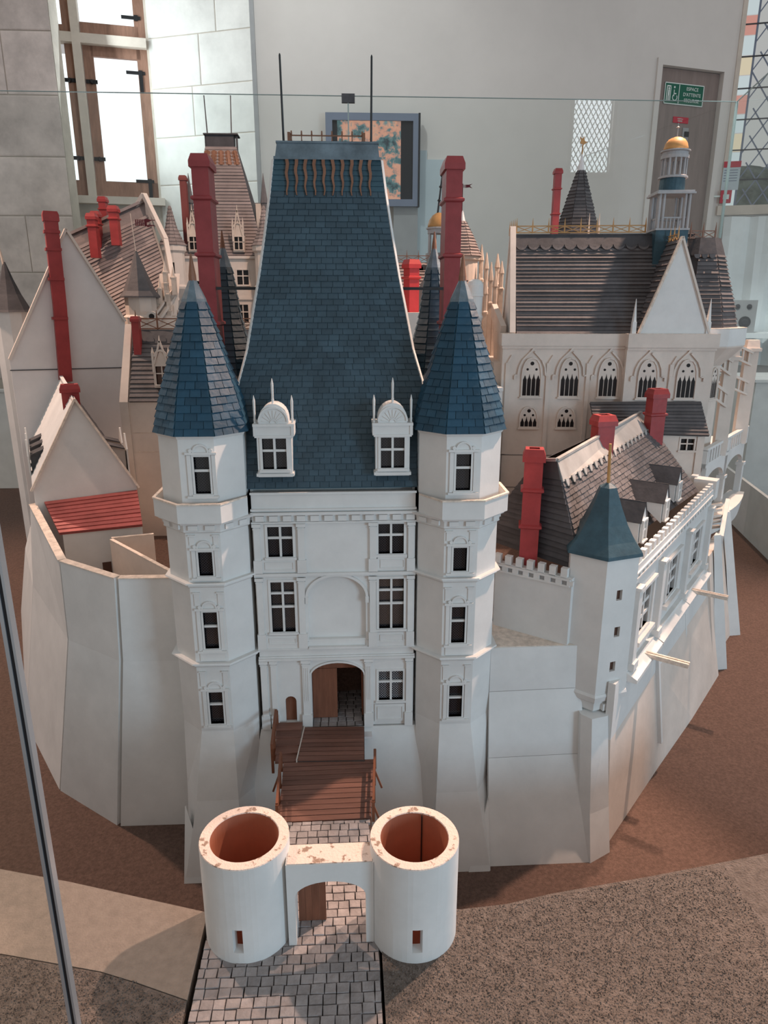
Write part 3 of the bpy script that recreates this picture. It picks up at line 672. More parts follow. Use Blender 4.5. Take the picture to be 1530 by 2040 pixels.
# gate passage, door leaves, side door
b = B(f0); b.box(-gw-.004, -gw, -.34, -.03, 0, .18).box(gw, gw+.004, -.34, -.03, 0, .18).box(-gw, gw, -.34, -.03, .178, .184); b.put('passage_wall', INNER, gh)
b = B(f0); b.box(-gw, gw, -.36, .002, -.012, -.0012); b.put('passage_floor', COBB, gh)
for k in range(9):
    x = -gw+.001
    while x < gw-.006:
        w = min(random.uniform(.018, .024), gw-.001-x); y = .001-.019*k
        B(f0).loft([[(x, y-.0178, -.0012), (x+w-.0015, y-.0178, -.0012), (x+w-.0015, y, -.0012), (x, y, -.0012)], [(x+.001, y-.0168, .001), (x+w-.0025, y-.0168, .001), (x+w-.0025, y-.001, .001), (x+.001, y-.001, .001)]], cap0=False).put('paving_stone', COB, gh); x += w
b = B(f0); b.box(-gw+.001, -.002, -.040, -.034, .002, .139); b.put('door_leaf', WOOD, gh)
b = B(f0); b.ext([(-gw, .139)] + arc(0, gz, gw, gr, 180, 0, 14) + [(gw, .139)], -.042, -.036); b.put('arch_board', WOOD, gh)
b = B(f0); b.box(gw-.005, gw-.001, -.17, -.04, .002, .139); b.put('door_leaf', WOOD, gh)
b = B(f0); b.ext([(-.128, .012), (-.101, .012)] + arc(-.1145, .072, .0135, .013, 0, 180, 8), -.016, -.012); b.put('side_door', WOOD, gh)
# body, battered base
b = B(); b.box(-.186, .188, .36, .385, -.02, .6).box(-.186, -.180, .03, .37, -.02, .6).box(.182, .188, .03, .37, -.02, .6).box(-.18, .182, .04, .37, .585, .6); b.put('side_wall', WHITE, gh)
b = B(); b.loft([[(-.235, -.118, MZ), (.235, -.118, MZ), (.21, .1, MZ), (-.21, .1, MZ)], [(-.187, -.003, -.003), (.193, -.003, -.003), (.193, .1, -.003), (-.187, .1, -.003)]]); b.put('battered_base', WHITE, gh)
B().box(.064, .085, -.030, -.0035, -.02, -.0145).put('ledge_stone', GREYC, gh)
# roof: curved hipped slope
RP = [(.603, .190, .012), (.66, .190, .030), (.735, .193, .055), (.765, .211, .064), (.79, .2115, .071), (.83, .2045, .082), (.90, .1840, .100), (.985, .1680, .120), (1.06, .1535, .138), (1.15, .1385, .156), (1.235, .1255, .172), (1.303, .1170, .184)]
def rp(z):
    for (z0, h0, y0), (z1, h1, y1) in zip(RP, RP[1:]):
        if z0 <= z <= z1: t = (z-z0)/(z1-z0); return h0+(h1-h0)*t, y0+(y1-y0)*t
    return RP[-1][1:]
YC = .222; X0 = .001
rings = [[(X0-h, y, z), (X0+h, y, z), (X0+h, 2*YC-y, z), (X0-h, 2*YC-y, z)] for z, h, y in RP]
roof = B().loft(rings).put('roof', BLUE2, gh)
rows = []; nr = 50
for k in range(nr):
    za, zb = .605+(1.238-.605)*k/nr, .605+(1.238-.605)*(k+1)/nr; (ha, ya), (hb_, yb) = rp(za), rp(zb)
    rows.append(((X0-ha, ya, za), (X0+ha, ya, za), (X0+hb_, yb, zb), (X0-hb_, yb, zb)))
DO = [(-.122, .0), (.135, .0)]
qs = [q for q in rowquads(rows, .0235) if not any(abs((q[0][0]+q[1][0])/2-cx) < .036 and q[0][2] < .735 and q[0][2] > .63 for cx, _ in DO)]
tiles(roof, 'slate', BLUE, qs, .0024)
qs = []
for sg in (-1, 1):
    for k in range(nr):
        za, zb = .605+(1.3-.605)*k/nr, .605+(1.3-.605)*(k+1)/nr; (ha, ya), (hb_, yb) = rp(za), rp(zb)
        a_, c_ = (X0+sg*ha, ya, za), (X0+sg*ha, 2*YC-ya, za); e_, g_ = (X0+sg*hb_, 2*YC-yb, zb), (X0+sg*hb_, yb, zb)
        qs.append((a_, c_, e_, g_) if sg > 0 else (c_, a_, g_, e_))
r = B()
for q in qs: r.slab(*q, .002)
r.put('slate_course', BLUE, roof, recalc=False, kind='stuff')
for sg in (-1, 1):
    h_ = B(); pts = [V((X0+sg*(h+.0015), y+.002, z)) for z, h, y in RP if z > .76]
    for p, q in zip(pts, pts[1:]): h_.bar(p, q, .006, .006)
    h_.put('hip_edge', WHITE, roof)
r = B()
for k in range(6):
    za, zb = 1.238+.011*k, 1.249+.011*k; (ha, ya), (hb_, yb) = rp(za), rp(zb); r.slab((X0-ha, ya, za), (X0+ha, ya, za), (X0+hb_, yb, zb), (X0-hb_, yb, zb), .002)
r.put('ridge_course', BLUE2, roof)
b = B(); b.box(X0-.1175, X0+.117, .178, 2*YC-.178, 1.303, 1.309); b.loft([[(X0-.114, .180, 1.309), (X0+.114, .180, 1.309), (X0+.114, 2*YC-.18, 1.309), (X0-.114, 2*YC-.18, 1.309)], [(X0-.110, .188, 1.337), (X0+.111, .188, 1.337), (X0+.111, 2*YC-.188, 1.337), (X0-.110, 2*YC-.188, 1.337)]])
b.box(X0-.112, X0+.113, .186, 2*YC-.186, 1.337, 1.341); b.put('roof_lead_cap', LEADC, gh)
for i in range(10):
    x = -.088+.0202*i; s_ = B(); pts = []
    for k in range(9):
        z = 1.303-.074*k/8; h, y = rp(z); w = .0036*(1-.72*(k/8)**1.6); pts.append((x+.0016*math.sin(k*1.5+i), y-.003, z, w))
    for p, q in zip(pts, pts[1:]): s_.loft([[(p[0]-p[3], p[1]-.003, p[2]), (p[0]+p[3], p[1]-.003, p[2]), (p[0]+p[3], p[1]+.001, p[2]), (p[0]-p[3], p[1]+.001, p[2])], [(q[0]-q[3], q[1]-.003, q[2]), (q[0]+q[3], q[1]-.003, q[2]), (q[0]+q[3], q[1]+.001, q[2]), (q[0]-q[3], q[1]+.001, q[2])]])
    s_.put('wavy_spike', BRONZE, gh)
c_ = B(); y = .225
for i in range(8):
    x = -.079+.0225*i; c_.rod((x, y, 1.341), (x, y, 1.363), .0012, .0012, 6); c_.rod((x, y, 1.361), (x, y, 1.369), .0022, .0016, 6); c_.rod((x, y, 1.348), (x, y, 1.352), .0022, .001, 6)
c_.bar((-.082, y, 1.3595), (.081, y, 1.3595), .002, .0025)
for x in (-.084, .082): c_.box(x-.003, x+.003, y-.012, y+.012, 1.341, 1.364)
c_.put('cresting', BRONZE, gh)
for x in (-.0965, .0985): B().rod((x, .225, 1.339), (x*1.02, .225, 1.5155), .0026, .0022, 8).rod((x*1.02, .225, 1.5155), (x*1.02, .225, 1.519), .0022, .001, 8).put('finial_rod', ROD, gh)
# two stone dormers on the slope
def stone_dormer(cx, d0):
    f = Fr((cx, d0), 0); b = B(f)
    b.wall(-.0375, .0375, .634, .724, [(-.026, .026, .652, .720)], .012)
    b.box(-.0375, -.0345, -.06, -.012, .634, .724).box(.0345, .0375, -.06, -.012, .634, .724)
    b.box(-.041, .041, -.055, .004, .636, .6425); b.box(-.0415, .0415, -.06, .004, .722, .727)
    b.box(-.0395, .0395, -.06, .001, .727, .7465); b.box(-.0445, .0445, -.06, .005, .7465, .752)
    b.box(-.0440, -.0375, -.05, .003, .725, .749).box(.0375, .0440, -.05, .003, .725, .749)
    o = b.put('dormer', WHITE, gh)
    t_ = B(f); t_.ext([(-.032, .752), (.032, .752)] + arc(0, .757, .032, .038, 0, 180, 14), -.05, .0); archband(t_, 0, .756, .029, .033, 0, .003, 14)
    archband(t_, 0, .7535, .006, .0075, 0, .002, 8)
    for k in range(9):
        a = math.radians(10+20*k); t_.bar((.009*math.cos(a), .0008, .7535+.009*math.sin(a)), (.025*math.cos(a), .0008, .7535+.027*math.sin(a)), .0016, .0016)
    t_.put('shell_pediment', WHITE, o)
    for u, z0, z1 in ((0, .794, .848), (-.0405, .752, .812), (.0405, .752, .812)):
        q = B(f); q.rod((u, -.008, z0), (u, -.008, z0+.010), .0022, .0032, 6); q.rod((u, -.008, z0+.010), (u, -.008, z1-.012), .0024, .0030, 6); q.rod((u, -.008, z1-.012), (u, -.008, z1), .0030, .0006, 6); q.put('pinnacle', WHITE, o)
    w = window(o, f, -.026, .652, .052, .068, 2, (.60,), bar=.005); return o
stone_dormer(-.1235, -.004); stone_dormer(.1345, -.004)
# chimneys flanking the roof with their iron stays
for sg, x in ((-1, -.281), (1, .285)):
    chimney(gh, (x, .235), .037, .075, .70, 1.317, (1.226, 1.107, .955), m=FRED)
    B().box(min(x+.02*-sg, sg*.158), max(x+.02*-sg, sg*.158), .195, .205, 1.031, 1.0375).put('stay_bar', ROD, gh)

# ------------------------------------------------------------------ corner turrets of the gatehouse
def oct_prism(b, c, ap, z0, z1, ap2=None): return b.loft([[(x, y, z0) for x, y in octa(c, ap)], [(x, y, z1) for x, y in octa(c, ap2 or ap)]])
def turret(sg, c, label, wx):
    t = thing('corner_turret', label, 'turret', (c[0], c[1], 0)); A = .0905; yf = c[1]-A
    f = Fr((c[0], yf), 0); W3 = [(wx[0], .425, .030, .055, ()), (wx[1], .247, .031, .090, (.60,)), (wx[2], .051, .031, .084, (.60,)), (wx[3], .612, .032, .080, (.62,))]
    P = octa(c, A)
    b = B()
    # seven plain faces plus the pierced front face
    def faces(z0, z1):
        for i in range(8):
            if i == 5: continue
            p, q = P[i], P[(i+1) % 8]; o = V((c[0], c[1], 0)); k = .965
            s = lambda r: (o.x+(r[0]-o.x)*k, o.y+(r[1]-o.y)*k)
            b.prism([p, q, s(q), s(p)], z0, z1)
    faces(.0, .52); faces(.52, .736)
    a2 = A*math.tan(math.pi/8)
    hol = [(u, u+w, z, z+h) for u, z, w, h, _ in W3]
    b2 = B(f); b2.wall(-a2, a2, 0, .736, hol, .012); k = len(b.v); b.v += b2.v; b.f += [tuple(i+k for i in q) for q in b2.f]
    b.put('shaft', WHITE, t)
    # broach base growing from the octagon to a square foot
    xo, xi = .36*sg, .20*sg
    foot = {0: (xi if sg < 0 else xo, .10), 1: (xi if sg < 0 else xo, .17), 2: (xo if sg < 0 else xi, .17), 3: (xo if sg < 0 else xi, .10), 4: (-.364 if sg < 0 else .195, -.09), 5: (-.359 if sg < 0 else .222, -.168), 6: (-.222 if sg < 0 else .362, -.168), 7: (-.195 if sg < 0 else .366, -.09)}
    b = B(); mid = octa(c, A)
    b.loft([[(*foot[i], MZ) for i in range(8)], [(*[mid[i][k]*.62+foot[i][k]*.38 for k in (0, 1)], -.13) for i in range(8)], [(*mid[i], .031) for i in range(8)]], True, True); b.put('battered_base', WHITE, t)
    xf = -.359*1 if sg < 0 else .362
    B().loft([[(xf-.002, -.170, MZ), (xf+.002+(-sg)*.055, -.170, MZ), (xf+sg*.012, -.06, MZ)], [(xf+sg*.006-.001, -.085, -.155), (xf+sg*.006+.001, -.085, -.155), (xf+sg*.006, -.080, -.155)]]).put('spur', WHITE, t)
    b = B()
    for z0, z1, e in ((.404, .410, .012), (.397, .404, .005), (.208, .214, .013), (.201, .208, .006), (.524, .530, .005)):
        b.loft([[(x, y, z0) for x, y in octa(c, A+e*.3)], [(x, y, (z0+z1)/2) for x, y in octa(c, A+e)], [(x, y, z1) for x, y in octa(c, A+e*.9)]]).put('string_course', WHITE, t); b = B()
    b = B(); oct_prism(b, c, A+.004, .530, .545, A+.006); oct_prism(b, c, A+.013, .545, .551, A+.016); b.put('cornice', WHITE, t)
    b = B()
    for i in (3, 4, 5, 6, 7, 0):
        Q = octa(c, A+.005); p, q = V((*Q[i], 0)), V((*Q[(i+1) % 8], 0)); n = V((p.y-q.y, q.x-p.x, 0)).normalized(); n = -n if n.dot(V((c[0], c[1], 0))-p) > 0 else n; d = (q-p)
        for k in (.14, .60):
            s0, s1 = p+d*k, p+d*(k+.26); b.loft([[(*s0.xy, .532), (*s1.xy, .532), (*(s1+n*.005).xy, .532), (*(s0+n*.005).xy, .532)], [(*s0.xy, .543), (*s1.xy, .543), (*(s1+n*.005).xy, .543), (*(s0+n*.005).xy, .543)]]).put('corbel', WHITE, t); b = B()
    # balcony parapet
    ao, ai = A+.0205, A+.0165; O, I = octa(c, ao), octa(c, ai); b = B()
    lim = lambda p: (min(p[0], -.187), p[1]) if sg < 0 else (max(p[0], .193), p[1])
    for i in range(8):
        pts = [lim(O[i]), lim(O[(i+1) % 8]), lim(I[(i+1) % 8]), lim(I[i])]
        b.prism(pts, .551, .591)
    b.put('parapet', WHITE, t)
    b = B()
    for i in range(8):
        O2, I2 = octa(c, ao+.002), octa(c, ai-.001); pts = [lim(O2[i]), lim(O2[(i+1) % 8]), lim(I2[(i+1) % 8]), lim(I2[i])]; b.prism(pts, .591, .5945)
    b.put('parapet_rim', EDGE, t)
    B().prism([lim(p) for p in octa(c, ai)], .5505, .5525).put('balcony_floor', EDGE, t)
    for k, (u, z, w, h, sp_) in enumerate(W3):
        window(t, f, u, z, w, h, 1, sp_, fw=.0045, bar=.005, rec=.010)
        b = B(f); zt = z+h; m = u+w/2
        b.box(u-.014, u-.0055, 0, .0035, z-.004, zt+.004).box(u+w+.0055, u+w+.014, 0, .0035, z-.004, zt+.004)
        b.box(u-.017, u+w+.017, 0, .006, zt+.005, zt+.010); b.box(u-.017, u+w+.017, 0, .0065, z-.0095, z-.0045)
        archband(b, m, zt+.010, .014, .0175, 0, .0045, 10); b.ext([(m-.014, zt+.010), (m+.014, zt+.010)] + arc(m, zt+.010, .014, .014, 0, 180, 10), 0, .0015)
        for sd in (-1, 1): b.ext(arc(m+sd*.021, zt+.0135, .0042, .0042, 0, 330, 8), 0, .005)
        if k < 3:
            zb_ = (.531, .397, .201)[k]; zl = (.412, .216, .036)[k]
            for sd in (-1, 1): b.box(m+sd*.026-.006, m+sd*.026+.006, 0, .0022, zt+.016, zb_-.012); b.box(m+sd*.026-.008, m+sd*.026+.008, 0, .0045, zb_-.014, zb_-.011)
            if k < 2: b.box(u-.013, u+w+.013, 0, .0022, zl, z-.010)
        b.put('window_surround', WHITE, t)
    # eave, slated spire, lead top and wooden tip
    b = B(); oct_prism(b, c, A+.001, .729, .736, A+.005); b.put('eave', WHITE, t)
    r_ = 1/math.cos(math.pi/8); prof = [(.0985*r_, .736), (.0900*r_, .775), (.0800*r_, .815), (.0630*r_, .872), (.0450*r_, .935), (.0240*r_, 1.004)]
    rf = B().lathe(c, prof + [(.0235*r_, 1.006)], 8, math.pi/8).put('spire', BLUE2, t)
    qs = []
    fc = (3, 4, 5, 6, 7)
    for rr in conequads(c, prof, 8, math.pi/8, fc, 17): qs += rowquads(rr, .024, .08)
    tiles(rf, 'slate', BLUET, qs, .0034)
    B().lathe(c, [(.0255*r_, 1.000), (.0235*r_, 1.010), (.0075*r_, 1.047)], 8, math.pi/8).put('lead_cap', LEADC, t)
    B().lathe(c, [(.0085, 1.040), (.0080, 1.056), (.0022, 1.096), (.0008, 1.100)], 8).put('spire_tip', BRONZE, t)
    return t
turret(-1, (-.281, .0355), 'left front octagonal white turret with blue spire, beside the gate', (-.013, -.013, -.014, -.007))
turret(1, (.284, .0355), 'right front octagonal white turret with blue spire, beside the gate', (-.016, -.016, -.0165, -.016))
def rear_turret(sg, c, label):
    t = thing('rear_turret', label, 'turret', (c[0], c[1], .0)); A = .07
    b = B(); oct_prism(b, c, A-.004, 0, .826); b.put('shaft', WHITE, t)
    r_ = 1/math.cos(math.pi/8); prof = [(A*r_, .826), (A*.83*r_, .87), (.5*A*r_, .965), (.018*r_, 1.088)]
    rf = B().lathe(c, prof+[(.017*r_, 1.09)], 8, math.pi/8).put('spire', BLUE2, t)
    qs = []
    for rr in conequads(c, prof, 8, math.pi/8, (4, 5, 6, 7) if sg < 0 else (3, 4, 5, 6), 17): qs += rr
    tiles(rf, 'slate_course', BLUE, qs, .0034)
    B().lathe(c, [(.020*r_, 1.082), (.018*r_, 1.09), (.0055*r_, 1.135)], 8, math.pi/8).put('lead_cap', LEADC, t)
    B().lathe(c, [(.0070, 1.128), (.0060, 1.14), (.0015, 1.174)], 8).put('spire_tip', BRONZE, t)
    h = B(); 
    for k in range(14):
        z = .83+.25*k/14; r0 = (A*(1-(z-.826)/.262)+.018*((z-.826)/.262))*r_; i = 0 if sg < 0 else 3
    return t
rear_turret(-1, (-.268, .365), 'left rear blue spire behind the left tall chimney')
rear_turret(1, (.262, .365), 'right rear blue spire behind the right tall chimney')

# ================================================================== LEFT SIDE OF THE CASTLE
def skin(b, tops, bots, t=.018):
    """wall face between two polylines with an inner face t behind"""
    for i in range(len(tops)-1):
        a, c, e, g = V(bots[i]), V(bots[i+1]), V(tops[i+1]), V(tops[i]); n = (c-a).cross(V((0, 0, 1))).normalized()*-t
        b.loft([[tuple(x) for x in (a, c, e, g)], [tuple(x+n) for x in (a, c, e, g)]])
    return b
court = thing('courtyard_floor', 'brown courtyard ground inside the castle walls', 'ground', (0, 1.2, MZ))
B().prism([(-.36, .14), (-.51, .16), (-.66, .27), (-1.2, 1.2), (-1.5, 2.3), (-.3, 2.9), (1.3, 2.3), (1.5, 1.5), (1.05, .95), (.45, .3), (.36, .18)], MZ, .14).put('ground', CARPET, court)
bw = thing('bastion', 'pale faceted bastion wall with raw top edge, left of the gatehouse', 'wall', (-.55, .1, MZ))
T = [(-.36, .100, .366), (-.519, .100, .367), (-.693, .223, .368), (-.922, .610, .410), (-1.17, 1.20, .25)]
Fo = [(-.36, .098, .146), (-.5295, .098, .148), (-.697, .2185, .149), (-.945, .60, .15), (-1.26, 1.25, .05)]
Bo = [(-.36, .0465, MZ), (-.567, .0483, MZ), (-.7668, .1947, MZ), (-.994, .5224, MZ), (-1.40, 1.42, MZ)]
for i in range(4):
    skin(B(), T[i:i+2], Fo[i:i+2]).put('wall_face', WHITE, bw); skin(B(), Fo[i:i+2], Bo[i:i+2]).put('battered_face', WHITE, bw)
e = B()
for i in range(4):
    a, c = V(T[i]), V(T[i+1]); n = (c-a).cross(V((0, 0, 1))).normalized()*-.021; z = V((0, 0, .0025))
    e.loft([[tuple(x) for x in (a, c, c+n, a+n)], [tuple(x+z) for x in (a, c, c+n, a+n)]])
e.put('top_edge', EDGE, bw)
iw = thing('yard_partition', 'thin cream partition walls standing inside the bastion', 'wall', (-.5, .25, .14))
p0, p1, p2, p3 = at(222, 1075, Z=.335), at(330, 1138, Z=.335), at(306, 1064, Z=.335), at(222, 1072, Z=.335)
B().bar((p0.x, p0.y, .2375), (p1.x+.03, p1.y-.02, .2375), .010, .195).put('partition', CREAM, iw); B().bar((p3.x, p3.y, .2375), (p2.x, p2.y, .2375), .010, .195).put('partition', CREAM, iw)
B().bar((p0.x, p0.y, .336), (p1.x+.03, p1.y-.02, .336), .0105, .002).bar((p3.x, p3.y, .336), (p2.x, p2.y, .336), .0105, .002).put('top_edge', EDGE, iw)
# gabled house with the red lean-to
gb = thing('gabled_house', 'white gabled house with side dormers and red lean-to roof, behind the bastion', 'house', (-.8, .7, .14))
G = Fr((-.925, .592), 23.5); gwid = .305
ap = G.px(148, 797); 
(gl, zl), (gr_, zr) = G.px(68, 985), G.px(274, 965); (lu, lz), (ru, rz) = G.px(70, 940), G.px(268, 940)
el, er = G.px(66, 975), G.px(272, 968)
B(G).ext([(el[0], .16), (er[0], .16), (er[0], er[1]), (ap[0], ap[1]), (el[0], el[1])], -.012, 0).put('gable_wall', WHITE, gb)
e = B(G); e.bar((er[0]+.006, .004, er[1]-.004), (ap[0], .004, ap[1]+.004), .016, .006); e.put('gable_edge', EDGE, gb)
e = B(G); e.bar((el[0]-.006, .004, el[1]-.004), (ap[0], .004, ap[1]+.004), .016, .006); e.put('gable_edge', EDGE, gb)
DL = -1.0; zl2, zr2 = el[1], er[1]
B(G).box(el[0], el[0]+.012, DL, -.012, .16, zl2-.01).box(er[0]-.012, er[0], DL, -.012, .16, zr2-.01).put('side_wall', CREAM, gb)
for nm, (eu, ez) in (('roof_slope', el), ('roof_slope', er)):
    q = [G(eu, -.012, ez), G(eu, DL, ez), G(ap[0], DL, ap[1]), G(ap[0], -.012, ap[1])]
    if eu > ap[0]: q = [q[1], q[0], q[3], q[2]]
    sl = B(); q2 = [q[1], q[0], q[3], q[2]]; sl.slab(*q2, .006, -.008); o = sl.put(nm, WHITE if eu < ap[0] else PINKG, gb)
    courses(o, [(q2[0], q2[1], q2[2], q2[3])], 16, .003 if eu < ap[0] else .004, WHITE if eu < ap[0] else GREYD)  # light falling on the left slope is put into its white colour
B(G).bar((ap[0], -.18, ap[1]+.004), (ap[0], DL, ap[1]+.004), .012, .006).put('ridge_strip', WHITE, gb)
for k in range(3):      # dormers, left and right
    dd = -.20-.13*k
    for side, (eu, ez), pts in ((-1, el, 1), (1, er, 1)):
        if side > 0 and k == 2: continue
        s1 = .20; u_ = eu+(ap[0]-eu)*s1; z_ = ez+(ap[1]-ez)*s1; u2 = eu+(ap[0]-eu)*.02
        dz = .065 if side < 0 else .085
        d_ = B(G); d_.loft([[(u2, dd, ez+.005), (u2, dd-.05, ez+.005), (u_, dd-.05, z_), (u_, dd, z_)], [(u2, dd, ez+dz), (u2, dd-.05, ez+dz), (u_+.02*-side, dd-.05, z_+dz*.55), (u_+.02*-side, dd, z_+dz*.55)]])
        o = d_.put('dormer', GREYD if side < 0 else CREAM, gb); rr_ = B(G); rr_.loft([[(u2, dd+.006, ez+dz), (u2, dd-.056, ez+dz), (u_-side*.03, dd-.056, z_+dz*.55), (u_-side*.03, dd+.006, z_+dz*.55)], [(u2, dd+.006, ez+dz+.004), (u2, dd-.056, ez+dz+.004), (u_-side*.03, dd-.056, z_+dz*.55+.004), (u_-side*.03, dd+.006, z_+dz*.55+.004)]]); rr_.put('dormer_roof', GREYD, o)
        fr__ = B(G); fr__.ext([(0, 0), (0, 0), (0, 0)], 0, 0) if False else None
        fpl = B(G); uu = u2+side*.004; fpl.loft([[(uu, dd+.008, ez-.01), (uu+side*.005, dd+.008, ez-.01), (uu+side*.005, dd-.058, ez-.01), (uu, dd-.058, ez-.01)], [(uu, dd+.008, ez+dz), (uu+side*.005, dd+.008, ez+dz), (uu+side*.005, dd-.058, ez+dz), (uu, dd-.058, ez+dz)], [(uu, dd-.02, ez+dz+.05), (uu+side*.005, dd-.02, ez+dz+.05), (uu+side*.005, dd-.03, ez+dz+.05), (uu, dd-.03, ez+dz+.05)]]); fpl.put('dormer_front', WHITE, o)
cu_ = G(ap[0]-.002, -.15, 0); chimney(gb, (cu_.x, cu_.y), .052, .034, .60, at(140, 765, Y=cu_.y).z, (), ang=20)
tl, tr, blq, brq = G.px(88, 1000, .001), G.px(273, 976, .001), at(118, 1063, Z=.352), at(284, 1046, Z=.352)
q = [blq, brq, G(tr[0], .002, tr[1]), G(tl[0], .002, tl[1])]
o = B().slab(*q, .004, -.006).put('lean_to_roof', REDD, gb); tiles(o, 'roof_strip', REDD, rows_between(*q, 9), .004, gap=0)
B().add([tuple(V(blq)+V((.006, .008, -.004))), tuple(V(brq)+V((-.004, .008, -.004))), (brq.x-.004, brq.y+.008, .14), (blq.x+.006, blq.y+.008, .14)], [(0, 1, 2, 3)]).put('lean_to_wall', WHITE, gb)
d0 = at(187, 1110, Y=(blq.y+brq.y)/2); d1 = at(212, 1110, Y=(blq.y+brq.y)/2)
cc = lerp(blq, brq, .45); cc2 = lerp(blq, brq, .56); B().add([(cc[0], cc[1]+.006, .14), (cc2[0], cc2[1]+.006, .14), (cc2[0], cc2[1]+.006, .245), (cc[0], cc[1]+.006, .245)], [(0, 1, 2, 3)]).put('lean_to_door', BROWNP, gb)
# big blank grey gable
bg_ = thing('great_gable', 'large blank grey gable with a tall red chimney running up it', 'house', (-1.05, 1.4, .14))
H = Fr((-1.253, 1.30), 27)
P_ = [H.px(*p) for p in ((20, 738), (250, 732), (249, 640), (131, 456), (93, 545), (19, 716))]
B(H).ext([(P_[0][0], .1), (P_[1][0], .1)] + P_[1:], -.02, 0).put('gable_wall', GREYC, bg_)
B(H).bar((P_[0][0], .001, P_[0][1]), (P_[1][0], .001, P_[1][1]), .004, .0035).put('seam', GREYD, bg_)
for i, j in ((2, 3), (3, 4), (4, 5)): B(H).bar((P_[i][0], -.005, P_[i][1]), (P_[j][0], -.005, P_[j][1]), .035, .009).put('gable_coping', CREAM, bg_)
B(H).box(P_[1][0]-.02, P_[1][0], -.5, -.02, .1, P_[2][1]-.01).put('side_wall', CREAM, bg_)
q = [H(P_[2][0], -.55, P_[2][1]-.01), H(P_[3][0], -.55, P_[3][1]-.02), H(P_[3][0], -.02, P_[3][1]-.02), H(P_[2][0], -.02, P_[2][1]-.01)]
B().slab(q[3], q[0], q[1], q[2], .006, -.008).put('roof_slope', PINKG, bg_)
ca, cb_ = H.px(129, 726, .015), H.px(98, 420, .015)
ch = B(H); wv = .024
pts = [(H.px(131, 760, .02)), (H.px(119, 610, .02)), (H.px(99, 421, .02))]
ch.loft([[(u-wv, .0, z), (u+wv, .0, z), (u+wv, .035, z), (u-wv, .035, z)] for u, z in pts[:3]]); 
o = ch.put('chimney', RED, bg_)
cap = B(H); u, z = pts[2]
cap.loft([[(u-wv-.004, -.004, z-.035), (u+wv+.004, -.004, z-.035), (u+wv+.004, .039, z-.035), (u-wv-.004, .039, z-.035)], [(u-wv-.004, -.004, z-.012), (u+wv+.004, -.004, z-.012), (u+wv+.004, .039, z-.012), (u-wv-.004, .039, z-.012)], [(u-wv, 0, z), (u+wv, 0, z), (u+wv, .035, z), (u-wv, .035, z)]]); cap.put('chimney_cap', RED, o)
for py_ in (462, 497, 556, 634):
    t_ = (py_-421)/(760-421); px_ = 99+(131-99)*t_; u, z = H.px(px_, py_, .02); B(H).box(u-wv-.004, u+wv+.004, -.003, .039, z-.005, z+.005).put('chimney_band', RED, o)
# turret far left
lt = thing('outer_turret', 'slim dark spired turret at the far left edge', 'turret', at(18, 700, Y=1.75)*1)
c = at(22, 620, Y=1.75); cz = c.z; R_ = (at(60, 620, Y=1.75)-c).length
B().lathe((c.x, c.y), [(R_*.92, MZ), (R_*.92, cz)], 10).put('shaft', WHITE, lt)
B().lathe((c.x, c.y), [(R_*1.08, cz-.003), (R_*1.0, cz+.006), (R_*.62, cz+.07), (R_*.34, cz+.13), (R_*.06, at(15, 522, Y=1.75).z)], 8, .3).put('spire', GREYD, lt)
B().rod((c.x, c.y, at(15, 535, Y=1.75).z), (c.x-.012, c.y, at(12, 490, Y=1.75).z), .008, .003).put('spire_tip', STONEP, lt)
wp = at(36, 635, Y=1.72); B().box(wp.x-.01, wp.x+.012, wp.y-.02, wp.y, wp.z-.06, wp.z+.02).rod((wp.x, wp.y-.01, wp.z+.02), (wp.x, wp.y-.01, wp.z+.06), .01, .001, 5).put('pinnacle', STONEP, lt)
# dormer range at the court end, left of the gatehouse
dr = thing('dormer_range', 'cream range with grey roof, golden crossed cresting and ornate dormer', 'house', (-.5, 1.15, .14))
K = Fr((-.80, 1.10), 0); kx = lambda px_, py_, d=0: K.px(px_, py_, d)
ez = kx(300, 800)[1]; wx_, wz_ = kx(332, 800); HOL = [(kx(317, 830)[0], kx(344, 830)[0], kx(317, 868)[1], kx(317, 806)[1])]
B(K).wall(kx(249, 800)[0], .52, .14, ez, HOL, .02).put('front_wall', CREAM, dr)
(u0_, u1_, z0_, z1_) = HOL[0]; window(dr, K, u0_, z0_, u1_-u0_, z1_-z0_, 2, (.6,), pane=DARKP, m=CREAM)
for py_ in (862, 900): zz = kx(300, py_)[1]; B(K).box(kx(249, 800)[0], .52, 0, .0012, zz, zz+.0015).put('panel_joint', EDGE, dr)
cr_z = kx(330, 657, -.14)[1]
ul = kx(258, 800)[0]
q = [K(ul, .004, ez), K(.52, .004, ez), K(.52, -.14, cr_z), K(ul, -.14, cr_z)]
o = B().slab(*q, .004, -.006).put('roof_slope', GREYD, dr)
lead = [lerp(q[0], q[3], .8), lerp(q[1], q[2], .8), q[2], q[3]]
tiles(o, 'slate_course', GREY, rows_between(q[0], q[1], lead[1], lead[0], 13), .0045, gap=0)
B().slab(*lead, .004, .0).put('lead_band', GREYD, o)
for i in range(12):
    u = ul+.02+.044*i; pnt = lerp(lead[0], lead[1], (u-ul)/(.52-ul)); rr_ = B()
    nrm = (V(q[1])-V(q[0])).cross(V(q[3])-V(q[0])).normalized(); upd = (V(q[3])-V(q[0])).normalized(); ud = (V(q[1])-V(q[0])).normalized()
    pp = [V(pnt)+nrm*.0055+ud*x+upd*z for x, z in arc(0, .006, .016, .026, 0, 180, 8)]; p2 = [x-nrm*.006 for x in pp]
    rr_.loft([[tuple(x) for x in pp], [tuple(x) for x in p2]]).put('lead_scallop', GREYD, o)
